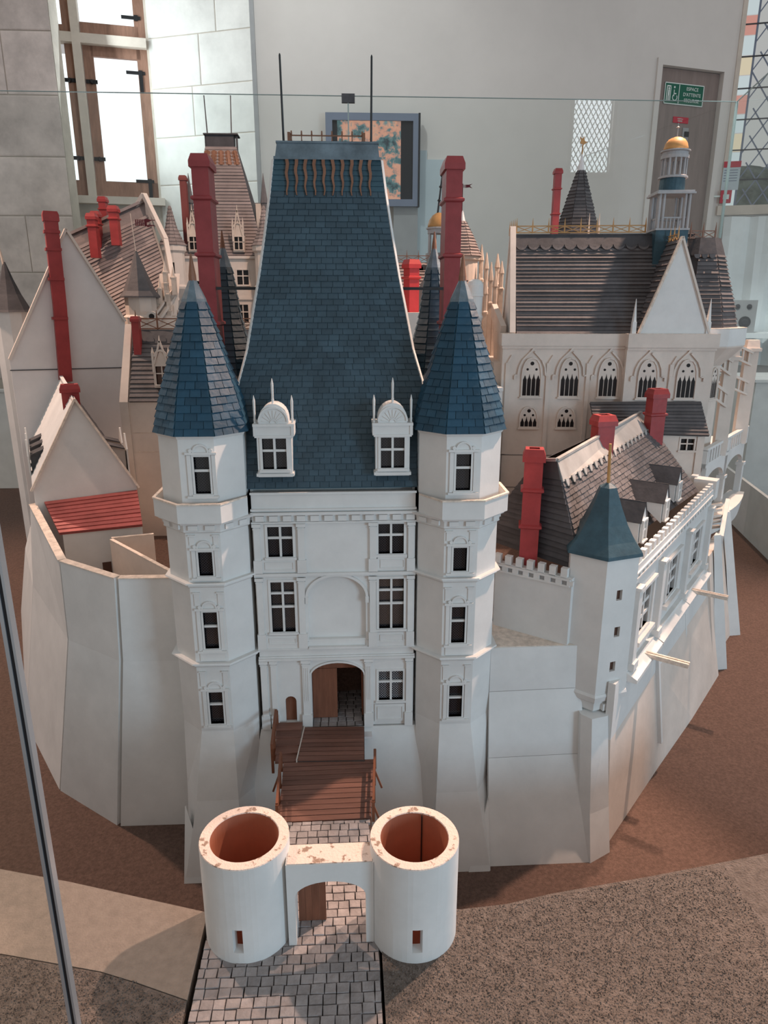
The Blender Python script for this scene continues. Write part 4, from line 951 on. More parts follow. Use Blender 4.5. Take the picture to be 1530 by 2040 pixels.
crest(dr, K(ul+.01, -.145, cr_z), K(.52, -.145, cr_z), .042, 6, BRONZE, .0042)
wv = .022; B(K).loft([[(ul-.034, -.16, .14), (ul-.004, -.16, .14), (ul-.004, .006, .14), (ul-.034, .006, .14)], [(ul-.034, -.16, ez), (ul-.004, -.16, ez), (ul-.004, .01, ez), (ul-.034, .01, ez)], [(ul-.030, -.16, cr_z+.02), (ul-.006, -.16, cr_z+.02), (ul-.006, -.14, cr_z+.02), (ul-.030, -.14, cr_z+.02)]]).put('end_gable', CREAM, dr)
p = at(268, 640, Y=1.20); chimney(dr, (p.x+.004, 1.20), .026, .030, at(270, 725, Y=1.20).z-.02, at(266, 630, Y=1.20).z, ())
# ornate dormer
def gothic_dormer(parent, fr, u, z, w, h, gh_, m=CREAM, dep=.09, zsp=(.6,), roof=None, open_=True):
    b = B(fr); p = w*.22
    b.wall(u-w/2-p, u+w/2+p, z-.012, z+h+.008, [(u-w/2, u+w/2, z, z+h)], .012)
    b.box(u-w/2-p, u-w/2-p+.006, -dep, -.012, z-.012, z+h+.008).box(u+w/2+p-.006, u+w/2+p, -dep, -.012, z-.012, z+h+.008)
    o = b.put('dormer', m, parent); zt = z+h+.008
    g = B(fr)
    for sd in (-1, 1):
        x = u+sd*(w/2+p*.7); g.box(x-.004, x+.004, -.008, .004, zt-.03, zt+gh_*.42); g.rod((x, -.002, zt+gh_*.42), (x, -.002, zt+gh_*.62), .005, .0008, 5)
        g.bar((u+sd*(w/2+p*.3), 0, zt), (u, 0, zt+gh_*.86), .007, .006)
    g.ext([(u-w/2-p*.2, zt), (u+w/2+p*.2, zt), (u, zt+gh_*.55)], -.006, -.001); archband(g, u, zt+gh_*.28, w*.42, w*.56, -.004, .004, 10)
    g.rod((u, 0, zt+gh_*.8), (u, 0, zt+gh_*1.05), .004, .001, 5); g.put('tracery_gable', m, o)
    q = [fr(u-w/2-p, -.012, zt), fr(u, -.012, zt+gh_*.55), fr(u+w/2+p, -.012, zt)]; q2 = [x-fr.n*dep for x in q]
    B().add([tuple(x) for x in q+q2], [(0, 1, 4, 3), (1, 2, 5, 4)]).put('dormer_roof', roof or GREYD, o)
    window(o, fr, u-w/2, z, w, h, 2, zsp, fw=.004, bar=.004, pane=BROWNP if m is CREAM else DARKP, m=m); return o
Kd = Fr((-.80, 1.10-.0), 0)
u, z = kx(325, 768, .0)
gothic_dormer(dr, K, u, z+.004, .043, kx(325, 732)[1]-z, .095)
# flagged stair turret behind it
st_ = thing('stair_turret', 'small white stair turret with grey spire and striped pennant', 'turret', at(278, 700, Y=1.62))
c = at(279, 590, Y=1.62); rr_ = (at(317, 590, Y=1.62)-c).length; zt = c.z
b = B(); b.lathe((c.x, c.y), [(rr_*.98, .14), (rr_*.98, zt-.09), (rr_*1.0, zt-.085), (rr_*.80, zt-.075), (rr_*.80, zt)], 8, .2); b.put('shaft', CREAM, st_)
B().lathe((c.x, c.y), [(rr_*1.03, zt-.006), (rr_*1.03, zt+.0), (rr_*.82, zt+.02), (rr_*.42, zt+.10), (.004, at(273, 500, Y=1.62).z)], 8, .2).put('spire', GREY, st_)
z1 = at(266, 425, Y=1.62).z; z0 = at(273, 502, Y=1.62).z; B().rod((c.x, c.y, z0), (c.x-.008, c.y, z1), .0022, .0016).put('flag_pole', STONEP, st_)
fl0 = at(269, 437, Y=1.62); fw2 = at(308, 437, Y=1.62).x-fl0.x; fh_ = fl0.z-at(269, 450, Y=1.62).z
pn = B(); 
for k in range(5): pn.box(fl0.x+fw2*.09*k, fl0.x+fw2*.09*k+fw2*.055, c.y-.001, c.y+.001, fl0.z-fh_, fl0.z)
pts = [(fl0.x+fw2*(.45+.55*i/8)) for i in range(9)]
for i in range(8):
    t0, t1 = i/8, (i+1)/8; wv0, wv1 = .25*math.sin(t0*6), .25*math.sin(t1*6)
    for lo, hi in ((0, 1),):
        if i < 2: pn.add([(pts[i], c.y, fl0.z-fh_*(1+wv0*.3)), (pts[i+1], c.y, fl0.z-fh_*(1+wv1*.3)), (pts[i+1], c.y, fl0.z+fh_*wv1*.3), (pts[i], c.y, fl0.z+fh_*wv0*.3)], [(0, 1, 2, 3)])
        else:
            pn.add([(pts[i], c.y, fl0.z-fh_*(.38-.1*t0+wv0*.5)), (pts[i+1], c.y, fl0.z-fh_*(.35-.1*t1+wv1*.5)), (pts[i+1], c.y, fl0.z+fh_*wv1*.3), (pts[i], c.y, fl0.z+fh_*wv0*.3)], [(0, 1, 2, 3)])
            pn.add([(pts[i], c.y, fl0.z-fh_*(1.05+wv0*.4)), (pts[i+1], c.y, fl0.z-fh_*(1.15+wv1*.4)), (pts[i+1], c.y, fl0.z-fh_*(.75+.25*t1+wv1*.4)), (pts[i], c.y, fl0.z-fh_*(.72+.25*t0+wv0*.4))], [(0, 1, 2, 3)])
pn.put('pennant', mat('maroon_cloth', (.09, .012, .02), .8, .1), st_)
oc = at(304, 630, Y=1.54); B().rod((oc.x, oc.y, oc.z), (oc.x+.004, oc.y-.03, oc.z), .020, .020, 14).put('round_window_frame', CREAM, st_); B().rod((oc.x+.004, oc.y-.0305, oc.z), (oc.x+.0042, oc.y-.032, oc.z), .011, .011, 12).put('round_window', DARKP, st_)
# long range with pale grey roof
lr = thing('long_range', 'long range with pale grey sloping roof and four red chimneys, back left', 'house', (-1.0, 2.0, .14))
A_, B_, C_, D_ = at(112, 478, Y=2.05), at(292, 398, Y=2.05), at(345, 600, Y=1.80), at(180, 690, Y=1.80)
q = [D_, C_, B_, A_]
o = B().slab(*q, .006, -.01).put('roof_slope', PINKG, lr); tiles(o, 'slate_course', PINKG, rows_between(lerp(D_, A_, 0), lerp(C_, B_, 0), lerp(C_, B_, .86), lerp(D_, A_, .86), 26), .006, gap=0)
B().bar(A_, B_, .02, .012).put('ridge_strip', PINKG, o)
a0, a1, a2_ = at(287, 388, Y=2.03), at(330, 478, Y=1.9), at(352, 600, Y=1.78)
g_ = B(); g_.bar(a0, a1, .02, .02).bar(a1, a2_, .02, .02).bar(a0, at(268, 418, Y=2.08), .02, .02); g_.put('gable_coping', CREAM, lr)
B().add([tuple(a0), tuple(a2_), (a2_.x, a2_.y, .14), (a0.x, a0.y, .14)], [(0, 1, 2, 3)]).put('end_wall', CREAM, lr)
B().add([tuple(D_), tuple(C_), (C_.x, C_.y, .14), (D_.x, D_.y, .14)], [(0, 1, 2, 3)]).put('front_wall', CREAM, lr)
for (px_, pt, pb, w_) in ((182, 425, 500, .036), (190, 421, 480, .034), (225, 410, 475, .036), (204, 392, 432, .032)):
    Yc = 1.93 if pb > 440 else 2.1; Yc += .07*(px_ == 190); p = at(px_, pt, Y=Yc); chimney(lr, (p.x, Yc), w_, .04, at(px_, pb, Y=Yc).z-.03, p.z, (p.z-.055,), flue=False)
# decorated staircase pinnacles (pale cluttered ornaments between range and pavilion)
og = thing('carved_gallery', 'pale carved gallery of pinnacles and tracery, left of the tall red chimney', 'gallery', at(330, 640, Y=1.75))
rn = random.Random(11)
base_, top_ = at(300, 640, Y=1.7), at(352, 520, Y=1.9)
B().add([tuple(at(300, 690, Y=1.6)), tuple(at(352, 690, Y=1.6)), tuple(at(358, 545, Y=1.72)), tuple(at(318, 545, Y=1.72))], [(0, 1, 2, 3)]).put('gallery_wall', CREAM, og)
for i in range(11):
    px_, py_ = 312+rn.random()*36, 540+i*11; p = at(px_, py_, Y=1.66); s_ = B(); hgt = .05+rn.random()*.05
    s_.box(p.x-.008, p.x+.008, p.y-.01, p.y+.02, p.z-hgt, p.z); s_.rod((p.x, p.y, p.z), (p.x, p.y, p.z+.04), .009, .001, 5); s_.lathe((p.x, p.y), [(.012, p.z-.012), (.014, p.z-.004), (.006, p.z+.004)], 6); s_.put('pinnacle', STONEP, og)
B().bar(at(300, 660, Y=1.58), at(352, 585, Y=1.7), .02, .01).bar(at(300, 640, Y=1.6), at(352, 565, Y=1.72), .012, .008).put('stair_rail', CREAM, og)
# great pavilion at the back
gp = thing('great_pavilion', 'tall cream pavilion with steep grey roof, two thin rods and corner turrets, back left', 'pavilion', (-.57, 2.3, .14))
Q_ = Fr((-.56, 2.2), 0); qx = lambda px_, py_, d=0: Q_.px(px_, py_, d)
ez = 1.226; HO = []
for (x0_, y0_, x1_, y1_) in ((473, 607, 496, 643), (385, 560, 398, 578), (472, 538, 496, 567), (388, 620, 410, 652)):
    u0_, z1_ = qx(x0_, y0_); u1_, z0_ = qx(x1_, y1_); HO.append((u0_, u1_, z0_, z1_))
B(Q_).wall(-.27, .32, .14, ez, HO, .02).put('front_wall', CREAM, gp)
for h in HO: window(gp, Q_, h[0], h[2], h[1]-h[0], h[3]-h[2], 2, (.6,), pane=DARKP, m=CREAM, bar=.005)
B(Q_).box(-.28, .33, 0, .012, ez-.012, ez).box(-.28, .33, 0, .008, 1.02, 1.03).put('cornice', CREAM, gp)
tl_, tr_ = qx(409, 292, -.20), qx(471, 292, -.20)
prof = [(0, 1.0), (.12, .80), (.3, .62), (.55, .40), (.8, .18), (1, 0)]
Lb, Rb = -.215, .215; rows = []; cen = (tl_[0]+tr_[0])/2
pf = lambda t: next(a[1]+(b_[1]-a[1])*(t-a[0])/(b_[0]-a[0]) for a, b_ in zip(prof, prof[1:]) if a[0] <= t <= b_[0])
def pp(t):
    k = pf(t); return (tl_[0]+(Lb-tl_[0])*k, tr_[0]+(Rb-tr_[0])*k, -.20+(.20)*k, ez+(tl_[1]-ez)*t)
for i in range(34):
    l0, r0, d0_, z0 = pp(i/34); l1, r1, d1_, z1 = pp((i+1)/34); rows.append((Q_(l0, d0_, z0), Q_(r0, d0_, z0), Q_(r1, d1_, z1), Q_(l1, d1_, z1)))
rg = []
for i in range(35):
    l0, r0, d0_, z0 = pp(i/34); rg.append([tuple(Q_(l0, d0_, z0)), tuple(Q_(r0, d0_, z0)), tuple(Q_(r0, -.44-d0_, z0)), tuple(Q_(l0, -.44-d0_, z0))])
o = B().loft(rg).put('roof', GREYD, gp); tiles(o, 'slate_course', PINKG, rows[:28], .006, gap=0)
s_ = B()
for a, b_, c_, d_ in rows[28:]: s_.slab(a, b_, c_, d_, .004)
s_.put('upper_band', PINKG, o)
for i in range(5):
    l0, r0, d0_, z0 = pp(.83); l1, r1, d1_, z1 = pp(.96); a = lerp(Q_(l0, d0_, z0), Q_(r0, d0_, z0), (i+.5)/5); c = lerp(Q_(l1, d1_, z1), Q_(r1, d1_, z1), (i+.5)/5)
    w_ = B(); w_.bar(a, c, .014, .016)
    for k in range(4): p = lerp(a, c, (k+.5)/4); w_.bar((p[0]-.014, p[1], p[2]), (p[0]+.014, p[1], p[2]), .010, .014)
    w_.put('pierced_spike', BRONZE, gp)
zt = tl_[1]; z2 = qx(440, 266, -.20)[1]; b = B(Q_)
b.box(tl_[0]+.005, tr_[0]-.012, -.26, -.20, zt, z2-.006).box(tl_[0]-.006, tr_[0]+.01, -.28, -.19, z2-.006, z2); b.put('roof_lantern', GREYD, gp)
for u_ in (tl_[0]+.002, tr_[0]+.002): B(Q_).box(u_-.004, u_+.004, -.22, -.205, zt-.02, z2-.01).put('lantern_post', GREYD, gp)
for x0_, x1_ in ((413, 406), (461, 459)): B().rod(at(x0_, 266, Y=2.42), at(x1_, 190, Y=2.42), .0035, .0028).put('finial_rod', GREY, gp)
for px_, (ex, ez_) in ((343, (0, 0)), (528, (0, 0))):
    c = at(px_, 480, Y=2.14); r_ = .062
    B().lathe((c.x, c.y), [(r_*.25, 1.02), (r_*.95, 1.07), (r_, 1.08), (r_*.86, 1.09), (r_*.86, 1.235), (r_*1.03, 1.245), (r_*1.03, 1.268)], 14).put('turret_shaft', CREAM, gp)
    B(Fr((c.x, c.y-r_*.87), 0)).box(-.004, .014, -.002, .003, 1.13, 1.19).put('turret_slit', DARKP, gp)
    zt_ = at(px_, 410, Y=2.14).z; o = B().lathe((c.x, c.y), [(r_*1.06, 1.268), (r_*.75, 1.30), (r_*.42, 1.35), (.004, zt_)], 12).put('turret_spire', GREYD, gp)
    rr2 = []
    for rr in conequads((c.x, c.y), [(r_*1.06, 1.268), (r_*.75, 1.30), (r_*.42, 1.35), (.004, zt_)], 12, 0, range(6, 12), 11): rr2 += rr
    s_ = B()
    for q in rr2: s_.slab(*q, .004)
    s_.put('turret_slates', PINKG, o, recalc=False, kind='stuff')
for px_, tip in ((476, 405), (387, 405)):
    u, z = qx(px_, 497, .01); gothic_dormer(gp, Fr((-.56, 2.19), 0), u, z, .038, .058, .13, m=STONEP, dep=.12)
for px_, tip in ((380, 345), (527, 345), (515, 410)):
    c = at(px_, 420, Y=2.3); b = B(); b.rod((c.x, c.y, 1.25), (c.x, c.y, at(px_, 405, Y=2.3).z), .016, .016, 6); b.rod((c.x, c.y, at(px_, 405, Y=2.3).z), (c.x, c.y, at(px_, tip, Y=2.3).z), .020, .001, 6); b.put('pinnacle', GREY if px_ != 515 else STONEP, gp)
p = at(360, 350, Y=2.25); chimney(gp, (p.x+.01, 2.25), .030, .035, 1.2, p.z, (), m=mat('dull_red_paint', (.20, .055, .05), .6), flue=False)

# ================================================================== RIGHT SIDE OF THE CASTLE
def merlons(parent, fr, u0, u1, z, n, w=.55, h=.020, t=.014, d=0):
    s_ = (u1-u0)/n
    for i in range(n): B(fr).box(u0+s_*i, u0+s_*(i+w), d-t, d, z, z+h).put('merlon', WHITE, parent)
def machicolation(parent, fr, u0, u1, z0, z1, n, d=0, m=WHITE):
    b = B(fr); s_ = (u1-u0)/n
    b.box(u0, u1, d-.004, d+.006, z1-.004, z1).box(u0, u1, d-.004, d+.006, z0, z0+.004)
    for i in range(n+1): b.box(u0+s_*i-s_*.27, u0+s_*i+s_*.27, d-.004, d+.005, z0+.004, z1-.004)
    b.put('machicolation', m, parent); B(fr).box(u0, u1, d-.006, d+.0005, z0, z1).put('slot_backing', GREYW, parent)
fc = thing('front_curtain', 'plain white curtain wall with battlements between gatehouse and right corner turret', 'wall', (.47, 0, MZ))
T = [(.375, .0, .203), (.60, .0, .2035)]; seams = [((.375, -.001, .203), (.60, -.001, .204)), ((.375, -.004, .085), (.605, -.004, .09)), ((.372, -.045, -.075), (.61, -.045, -.07)), ((.36, -.155, MZ), (.61, -.155, MZ))]
for (a, b_), (c, d_) in zip(seams, seams[1:]):
    g = .0012; skin(B(), [tuple(V(a)-V((0, 0, g))), tuple(V(b_)-V((0, 0, g)))], [c, d_], .02).put('wall_piece', WHITE, fc)
B().prism([(.375, .002), (.60, .002), (.60, .05), (.375, .16)], .18, .2035).put('ledge', EDGE, fc)
FF = Fr((.404, .125), -38.3)
B(FF).box(0, .20, -.02, 0, .19, .376).put('upper_wall', WHITE, fc)
machicolation(fc, FF, .0, .197, .355, .374, 7); merlons(fc, FF, -.004, .20, .374, 7, h=.024)
# corner turret
rt = thing('watch_turret', 'hexagonal white corner turret with smooth blue spire and square slits', 'turret', (.646, .05, MZ))
HC, HR = (.646, .050), .090; PH = math.radians(-102)
hexa = lambda r: ngon(HC, r, 6, PH)
hx = hexa(HR); fE = Fr(hx[0], math.degrees(math.atan2(hx[1][1]-hx[0][1], hx[1][0]-hx[0][0]))); wE = (V(hx[1])-V(hx[0])).length
SL = [fE.px(*p) for p in ((1234, 1186), (1229, 1259), (1220, 1328))]; hol = [(u-.008, u+.008, z-.013, z+.013) for u, z in SL]
b = B(); 
for i in range(1, 6):
    p, q = hx[i], hx[(i+1) % 6]; k = .9; s = lambda r: (HC[0]+(r[0]-HC[0])*k, HC[1]+(r[1]-HC[1])*k)
    b.prism([p, q, s(q), s(p)], .085, .442)
b2 = B(fE); b2.wall(0, wE, .085, .442, hol, .010); k = len(b.v); b.v += b2.v; b.f += [tuple(i+k for i in q) for q in b2.f]
b.put('shaft', WHITE, rt)
for u, z in SL: B(fE).box(u-.008, u+.008, -.0105, -.0085, z-.013, z+.013).put('slit_back', BROWNP, rt)
b = B(); b.loft([[(x, y, z) for x, y in hexa(r)] for r, z in ((.073, .030), (.076, .036), (.084, .040), (.086, .062), (.092, .066), (.095, .080), (.092, .086))]); b.put('corbel', WHITE, rt)
b = B(); b.box(-.0, .0, 0, 0, 0, 0) if False else None
e = B(fE); e.box(.025, .055, -.01, .004, .040, .058); e.put('corbel_panel', WHITE, rt)
P0 = [(.598, .02), (.598, -.035), (.618, -.058), (.662, -.045), (.672, .02)]
P1 = [(.588, -.03), (.588, -.135), (.608, -.158), (.668, -.125), (.690, -.02)]
B().loft([[(x, y, MZ) for x, y in P1], [(x, y, -.19) for x, y in [(a[0]*.75+b_[0]*.25, a[1]*.62+b_[1]*.38) for a, b_ in zip(P1, P0)]], [(x, y, .034) for x, y in P0]]).put('buttress', WHITE, rt)
prof = [(.099, .436), (.097, .444), (.077, .468), (.055, .505), (.036, .548), (.021, .588), (.004, .598)]
B().lathe(HC, prof, 6, PH).put('spire', BLUE2, rt); B().rod((HC[0], HC[1], .59), (HC[0]-.004, HC[1], .690), .0042, .0034, 8).put('spire_tip', GOLD, rt)
# right wing
wg = thing('right_wing', 'long diagonal right wing with battlements, grey slate roof, dormers and red chimneys', 'house', (.95, .45, MZ))
Wf = Fr((.70, 0), 52)
UE = .955
WW = [(.125, .215, .180, .292), (.398, .50, .180, .292), (.70, .80, .180, .292)]
B(Wf).wall(.035, UE, .115, .378, WW, .02).put('upper_wall', WHITE, wg)
for u0_, u1_, z0_, z1_ in WW:
    window(wg, Wf, u0_, z0_, u1_-u0_, z1_-z0_, 2, (.33, .66), pane=BROWNP, bar=.010, fw=.008)
    B(Wf).box(u0_-.03, u1_+.03, 0, .010, z1_+.012, z1_+.020).box(u0_-.02, u0_-.01, 0, .007, z0_, z1_+.01).box(u1_+.01, u1_+.02, 0, .007, z0_, z1_+.01).box(u0_-.03, u1_+.03, 0, .016, z0_-.022, z0_-.010).put('window_surround', WHITE, wg)
for u in (.045, .275, .59, .90):
    B(Wf).box(u, u+.030, 0, .016, .115, .335).box(u-.004, u+.034, 0, .020, .330, .338).box(u-.004, u+.034, 0, .022, .115, .135).put('pilaster', WHITE, wg)
machicolation(wg, Wf, .03, UE, .362, .380, 26, d=.004); B(Wf).box(.02, UE, -.016, .006, .378, .397).put('parapet', WHITE, wg)
merlons(wg, Wf, .015, UE-.02, .397, 22, w=.52, h=.021, d=.004)
B(Wf).box(UE-.03, UE+.02, -.06, .012, .36, .425).put('end_merlon', WHITE, wg)
for i in range(4): B(Wf).box(UE-.01-.045*i*0+.0, UE+.018, -.075-.05*i, -.055-.05*i, .40, .43).put('merlon', WHITE, wg)
for a, b_ in ((.03, .285), (.285, .60), (.60, .93)):
    B(Wf).loft([[(a, 0, .118), (b_, 0, .118), (b_, 0, .09), (a, 0, .09)], [(a+.004, .035, .098), (b_-.004, .035, .098), (b_-.004, .035, .088), (a+.004, .035, .088)]]).put('sloped_ledge', WHITE, wg)
for u in (.17, .70):
    for k in (0, 1): B(Wf).box(u+.012*k, u+.012*k+.006, 0, .125, .098, .110).put('gutter_beam', EDGE, wg)
lowT = [(-.05, .006, .118), (.30, .012, .118), (.62, .014, .118), (.955, .016, .118)]; lowM = [(-.06, .010, -.03), (.31, .022, .0), (.63, .030, .01), (.96, .035, .02)]; lowB = [(-.097, .038, MZ), (.30, .062, MZ), (.62, .085, MZ), (.97, .10, MZ)]
for i in range(3):
    f_ = lambda p: tuple(Wf(*p)); skin(B(), [f_(lowT[i]), f_(lowT[i+1])], [f_(lowM[i]), f_(lowM[i+1])]).put('lower_wall', WHITE, wg); skin(B(), [f_(lowM[i]), f_(lowM[i+1])], [f_(lowB[i]), f_(lowB[i+1])]).put('battered_face', CREAM, wg)
for u in (.30, .62): B(Wf).loft([[(u-.008, .05, -.22), (u+.008, .05, -.22), (u+.008, .062, -.22), (u-.008, .062, -.22)], [(u-.008, .0, .09), (u+.008, .0, .09), (u+.008, .02, .09), (u-.008, .02, .09)]]).put('thin_buttress', WHITE, wg)
r0, r1 = V((.536, .105, .642)), V((1.055, .868, .640)); e0, e1 = Wf(-.10, -.030, .392), Wf(UE-.10, -.030, .400)
eo = V((.592, .025, .385)); r0b = V((.500, .150, .632)); ei = V((.385, .26, .40))
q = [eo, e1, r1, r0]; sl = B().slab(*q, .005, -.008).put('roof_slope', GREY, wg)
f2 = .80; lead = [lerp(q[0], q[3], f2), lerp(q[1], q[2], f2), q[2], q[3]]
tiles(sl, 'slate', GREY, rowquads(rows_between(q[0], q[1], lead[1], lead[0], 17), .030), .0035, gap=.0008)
LSL = mat('pale_lead', (.36, .36, .35), .6, .1, 12); B().slab(*lead, .004).put('lead_band', LSL, sl)
nrm = (V(q[1])-V(q[0])).cross(V(q[3])-V(q[0])).normalized(); upd = (V(q[3])-V(q[0])).normalized(); ud = (V(lead[1])-V(lead[0])).normalized(); LL = (V(lead[1])-V(lead[0])).length
for i in range(20):
    pnt = V(lead[0])+ud*(LL*(i+.5)/20); pp_ = [pnt+nrm*.007+ud*x+upd*z for x, z in arc(0, .004, .011, -.020, 0, 180, 6)]
    B().loft([[tuple(x) for x in pp_], [tuple(x-nrm*.003) for x in pp_]]).put('lead_scallop', LSL, sl)
    pp_ = [pnt+nrm*.0046+ud*(x+.006)+upd*z for x, z in arc(0, .0, .010, -.022, 0, 180, 6)]; B().add([tuple(x) for x in pp_], [tuple(range(len(pp_)))]).put('scallop_gap', BLACK, sl)
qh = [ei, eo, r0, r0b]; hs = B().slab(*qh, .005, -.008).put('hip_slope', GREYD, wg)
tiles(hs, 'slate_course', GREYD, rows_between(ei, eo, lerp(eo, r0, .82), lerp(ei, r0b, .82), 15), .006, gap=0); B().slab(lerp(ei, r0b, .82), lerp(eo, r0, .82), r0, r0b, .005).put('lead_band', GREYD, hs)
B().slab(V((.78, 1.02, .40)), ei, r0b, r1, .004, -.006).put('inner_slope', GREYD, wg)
B().add([tuple(r1), tuple(e1), (e1.x, e1.y, .14), (.80, 1.02, .14), (.78, 1.02, .40)], [(0, 1, 2, 3, 4)]).put('end_wall', CREAM, wg)
B().bar(r0b, r0, .008, .008).bar(r0, r1, .010, .006).put('ridge_strip', LSL, wg)
p = at(1050, 1120, Y=.125); chimney(wg, (.484, .118), .044, .040, .375, .668, (.567, .475), ang=-14)
for px_, py_, Yc, zb_ in ((1204, 826, .43, .46), (1311, 774, .78, .45)):
    p = at(px_, py_, Y=Yc); chimney(wg, (p.x, Yc), .052, .040, zb_, p.z, () if Yc < .6 else (p.z-.085,), ang=10)
def wing_dormer(u, d, z, h, gh_, w=.050):
    dep = .16; b = B(Wf); k = .30
    b.loft([[(u-w/2, d, z), (u+w/2, d, z), (u+w/2, d-dep*.3, z+.04), (u-w/2, d-dep*.3, z+.04)], [(u-w/2, d, z+h), (u+w/2, d, z+h), (u+w/2, d-dep, z+h), (u-w/2, d-dep, z+h)]]); o = b.put('dormer', WHITE, wg)
    B(Wf).ext([(u-w/2-.004, z+h), (u+w/2+.004, z+h), (u, z+h+gh_)], d-.006, d+.003).put('dormer_gable', WHITE, o)
    for sd in (-1, 1):
        e_ = u+sd*(w/2+.006); B().slab(*( [Wf(e_, d+.006, z+h-.003), Wf(e_, d-dep, z+h-.003), Wf(u, d-dep, z+h+gh_), Wf(u, d+.006, z+h+gh_)] if sd < 0 else [Wf(e_, d-dep, z+h-.003), Wf(e_, d+.006, z+h-.003), Wf(u, d+.006, z+h+gh_), Wf(u, d-dep, z+h+gh_)]), .004).put('dormer_roof', GREYD, o)
    window(o, Wf, u-w*.34, z+.008, w*.68, h-.010, 2, (.5,), d=d+.008, pane=GREYW, bar=.005, fw=.004, rec=.006)
wing_dormer(.195, -.035, .405, .062, .048); wing_dormer(.42, -.035, .405, .062, .048); wing_dormer(.63, -.050, .415, .06, .046)
# chapel
chp = thing('chapel', 'large cream chapel with tracery windows, grey slate roof and golden cresting, right', 'chapel', (1.0, 1.1, .14))
Cf = Fr((.60, 1.05), -6.5)
def lancet(parent, fr, uc, z0, zt, w, d, n, hood=True, tall=True):
    """pointed window: moulded recess, tracery plate, n dark lancets and three oculi"""
    hgt = zt-z0; spring = zt-w*(.95 if tall else .75)
    out = [(uc-w/2, z0), (uc+w/2, z0), (uc+w/2, spring)] + [(uc+w/2*math.cos(t*math.pi/2)**.8 if t < 1 else uc, spring+(zt-spring)*math.sin(t*math.pi/2)) for t in (.25, .5, .75)] + [(uc, zt)] + [(uc-w/2*math.cos(t*math.pi/2)**.8, spring+(zt-spring)*math.sin(t*math.pi/2)) for t in (.75, .5, .25)] + [(uc-w/2, spring)]
    o = B(fr).ext(out, d-.004, d+.0012).put('tracery_window', CREAM, parent)
    fr_ = B(fr)
    for (p, q) in zip(out[2:], out[3:]): fr_.bar((p[0], d+.002, p[1]), (q[0], d+.002, q[1]), .005, .005)
    fr_.bar((uc-w/2, d+.002, z0), (uc-w/2, d+.002, spring), .004).bar((uc+w/2, d+.002, z0), (uc+w/2, d+.002, spring), .004); fr_.box(uc-w/2-.006, uc+w/2+.006, d, d+.006, z0-.006, z0); fr_.put('window_moulding', CREAM, o)
    lw = w*.92/n; zl = spring-(.004 if tall else .0)
    for i in range(n):
        u = uc-w*.46+lw*(i+.5); hw_ = lw*.42; B(fr).ext([(u-hw_, z0+.004), (u+hw_, z0+.004), (u+hw_, zl-.008), (u+hw_*.55, zl-.002), (u+hw_*.3, zl+.004), (u, zl+.008+(.006 if 0 < i < n-1 else 0)), (u-hw_*.3, zl+.004), (u-hw_*.55, zl-.002), (u-hw_, zl-.008)], d+.0005, d+.0018).put('pane', DARKP, o)
    for du, dz, r in ((0, .70, .10), (-.23, .38, .065), (.23, .38, .065)): B(fr).ext(arc(uc+du*w, spring+(zt-spring)*dz, w*r, w*r, 0, 330, 10), d+.0005, d+.0018).put('oculus', DARKP, o)
    if hood:
        h = B(fr); pts = [(uc-w*.88, spring-.012), (uc-w*.88, spring+.004), (uc-w*.72, spring+.004)] + [(uc-w*.72*math.cos(t*math.pi/2), spring+.004+(zt-spring+.010)*math.sin(t*math.pi/2)) for t in (.25, .5, .72)] + [(uc-.006, zt+.022), (uc+.004, zt+.036)]
        for p, q in zip(pts, pts[1:]): h.bar((p[0], d+.002, p[1]), (q[0], d+.002, q[1]), .0055, .006)
        pts = [(2*uc-a, b_) for a, b_ in pts[:-1]]
        for p, q in zip(pts, pts[1:]): h.bar((p[0], d+.002, p[1]), (q[0], d+.002, q[1]), .0055, .006)
        h.put('hood_mould', CREAM, o)
B(Cf).box(0, .735, -.30, 0, .14, .853).put('wall', CREAM, chp); B(Cf).box(.432, .735, -.02, .032, .14, .85).put('bay_wall', CREAM, chp)
B(Cf).box(-.006, .432, -.31, .010, .856, .897).put('parapet', CREAM, chp); B(Cf).box(.430, .742, -.31, .044, .853, .899).put('bay_parapet', CREAM, chp)
B(Cf).box(-.003, .432, -.30, .006, .846, .856).put('cornice', CREAM, chp); B(Cf).box(.432, .738, -.30, .038, .843, .853).put('cornice', CREAM, chp)
B(Cf).box(-.006, .430, .006, .0105, .897, .8985).put('parapet_rim', EDGE, chp); B(Cf).box(.430, .742, .038, .0445, .899, .9005).put('parapet_rim', EDGE, chp)
for uc in (.108, .245, .383): lancet(chp, Cf, uc, .674, .813, .069, .002, 4)
for uc in (.513, .648): lancet(chp, Cf, uc, .675, .811, .067, .034, 4)
for uc in (.106, .242): lancet(chp, Cf, uc, .560, .637, .066, .002, 4, False, False)
for u, d in ((.013, 0), (.160, 0), (.302, 0), (.585, .032)):
    q = B(Cf); q.box(u, u+.014, d, d+.006, .46 if d == 0 else .66, .795); q.bar((u+.007, d+.003, .795), (u+.022, d+.003, .822), .006); q.put('pilaster_strip', CREAM, chp)
for z in (.455, .33): B(Cf).box(0, .432, 0, .0014, z, z+.002).put('panel_joint', GREYD, chp)
for u in (.0, .147): B(Cf).box(u+.012, u+.0135, 0, .0014, .2, .455).put('panel_joint', GREYD, chp)
rb, rr2, zr, zb_ = -.012, -.152, 1.243, .896
q = [Cf(.047, rb, zb_), Cf(.68, rb, zb_), Cf(.68, rr2, zr), Cf(.040, rr2, zr)]
sl = B().slab(*q, .005, -.008).put('roof_slope', GREYD, chp)
lead = [lerp(q[0], q[3], .86), lerp(q[1], q[2], .86), q[2], q[3]]
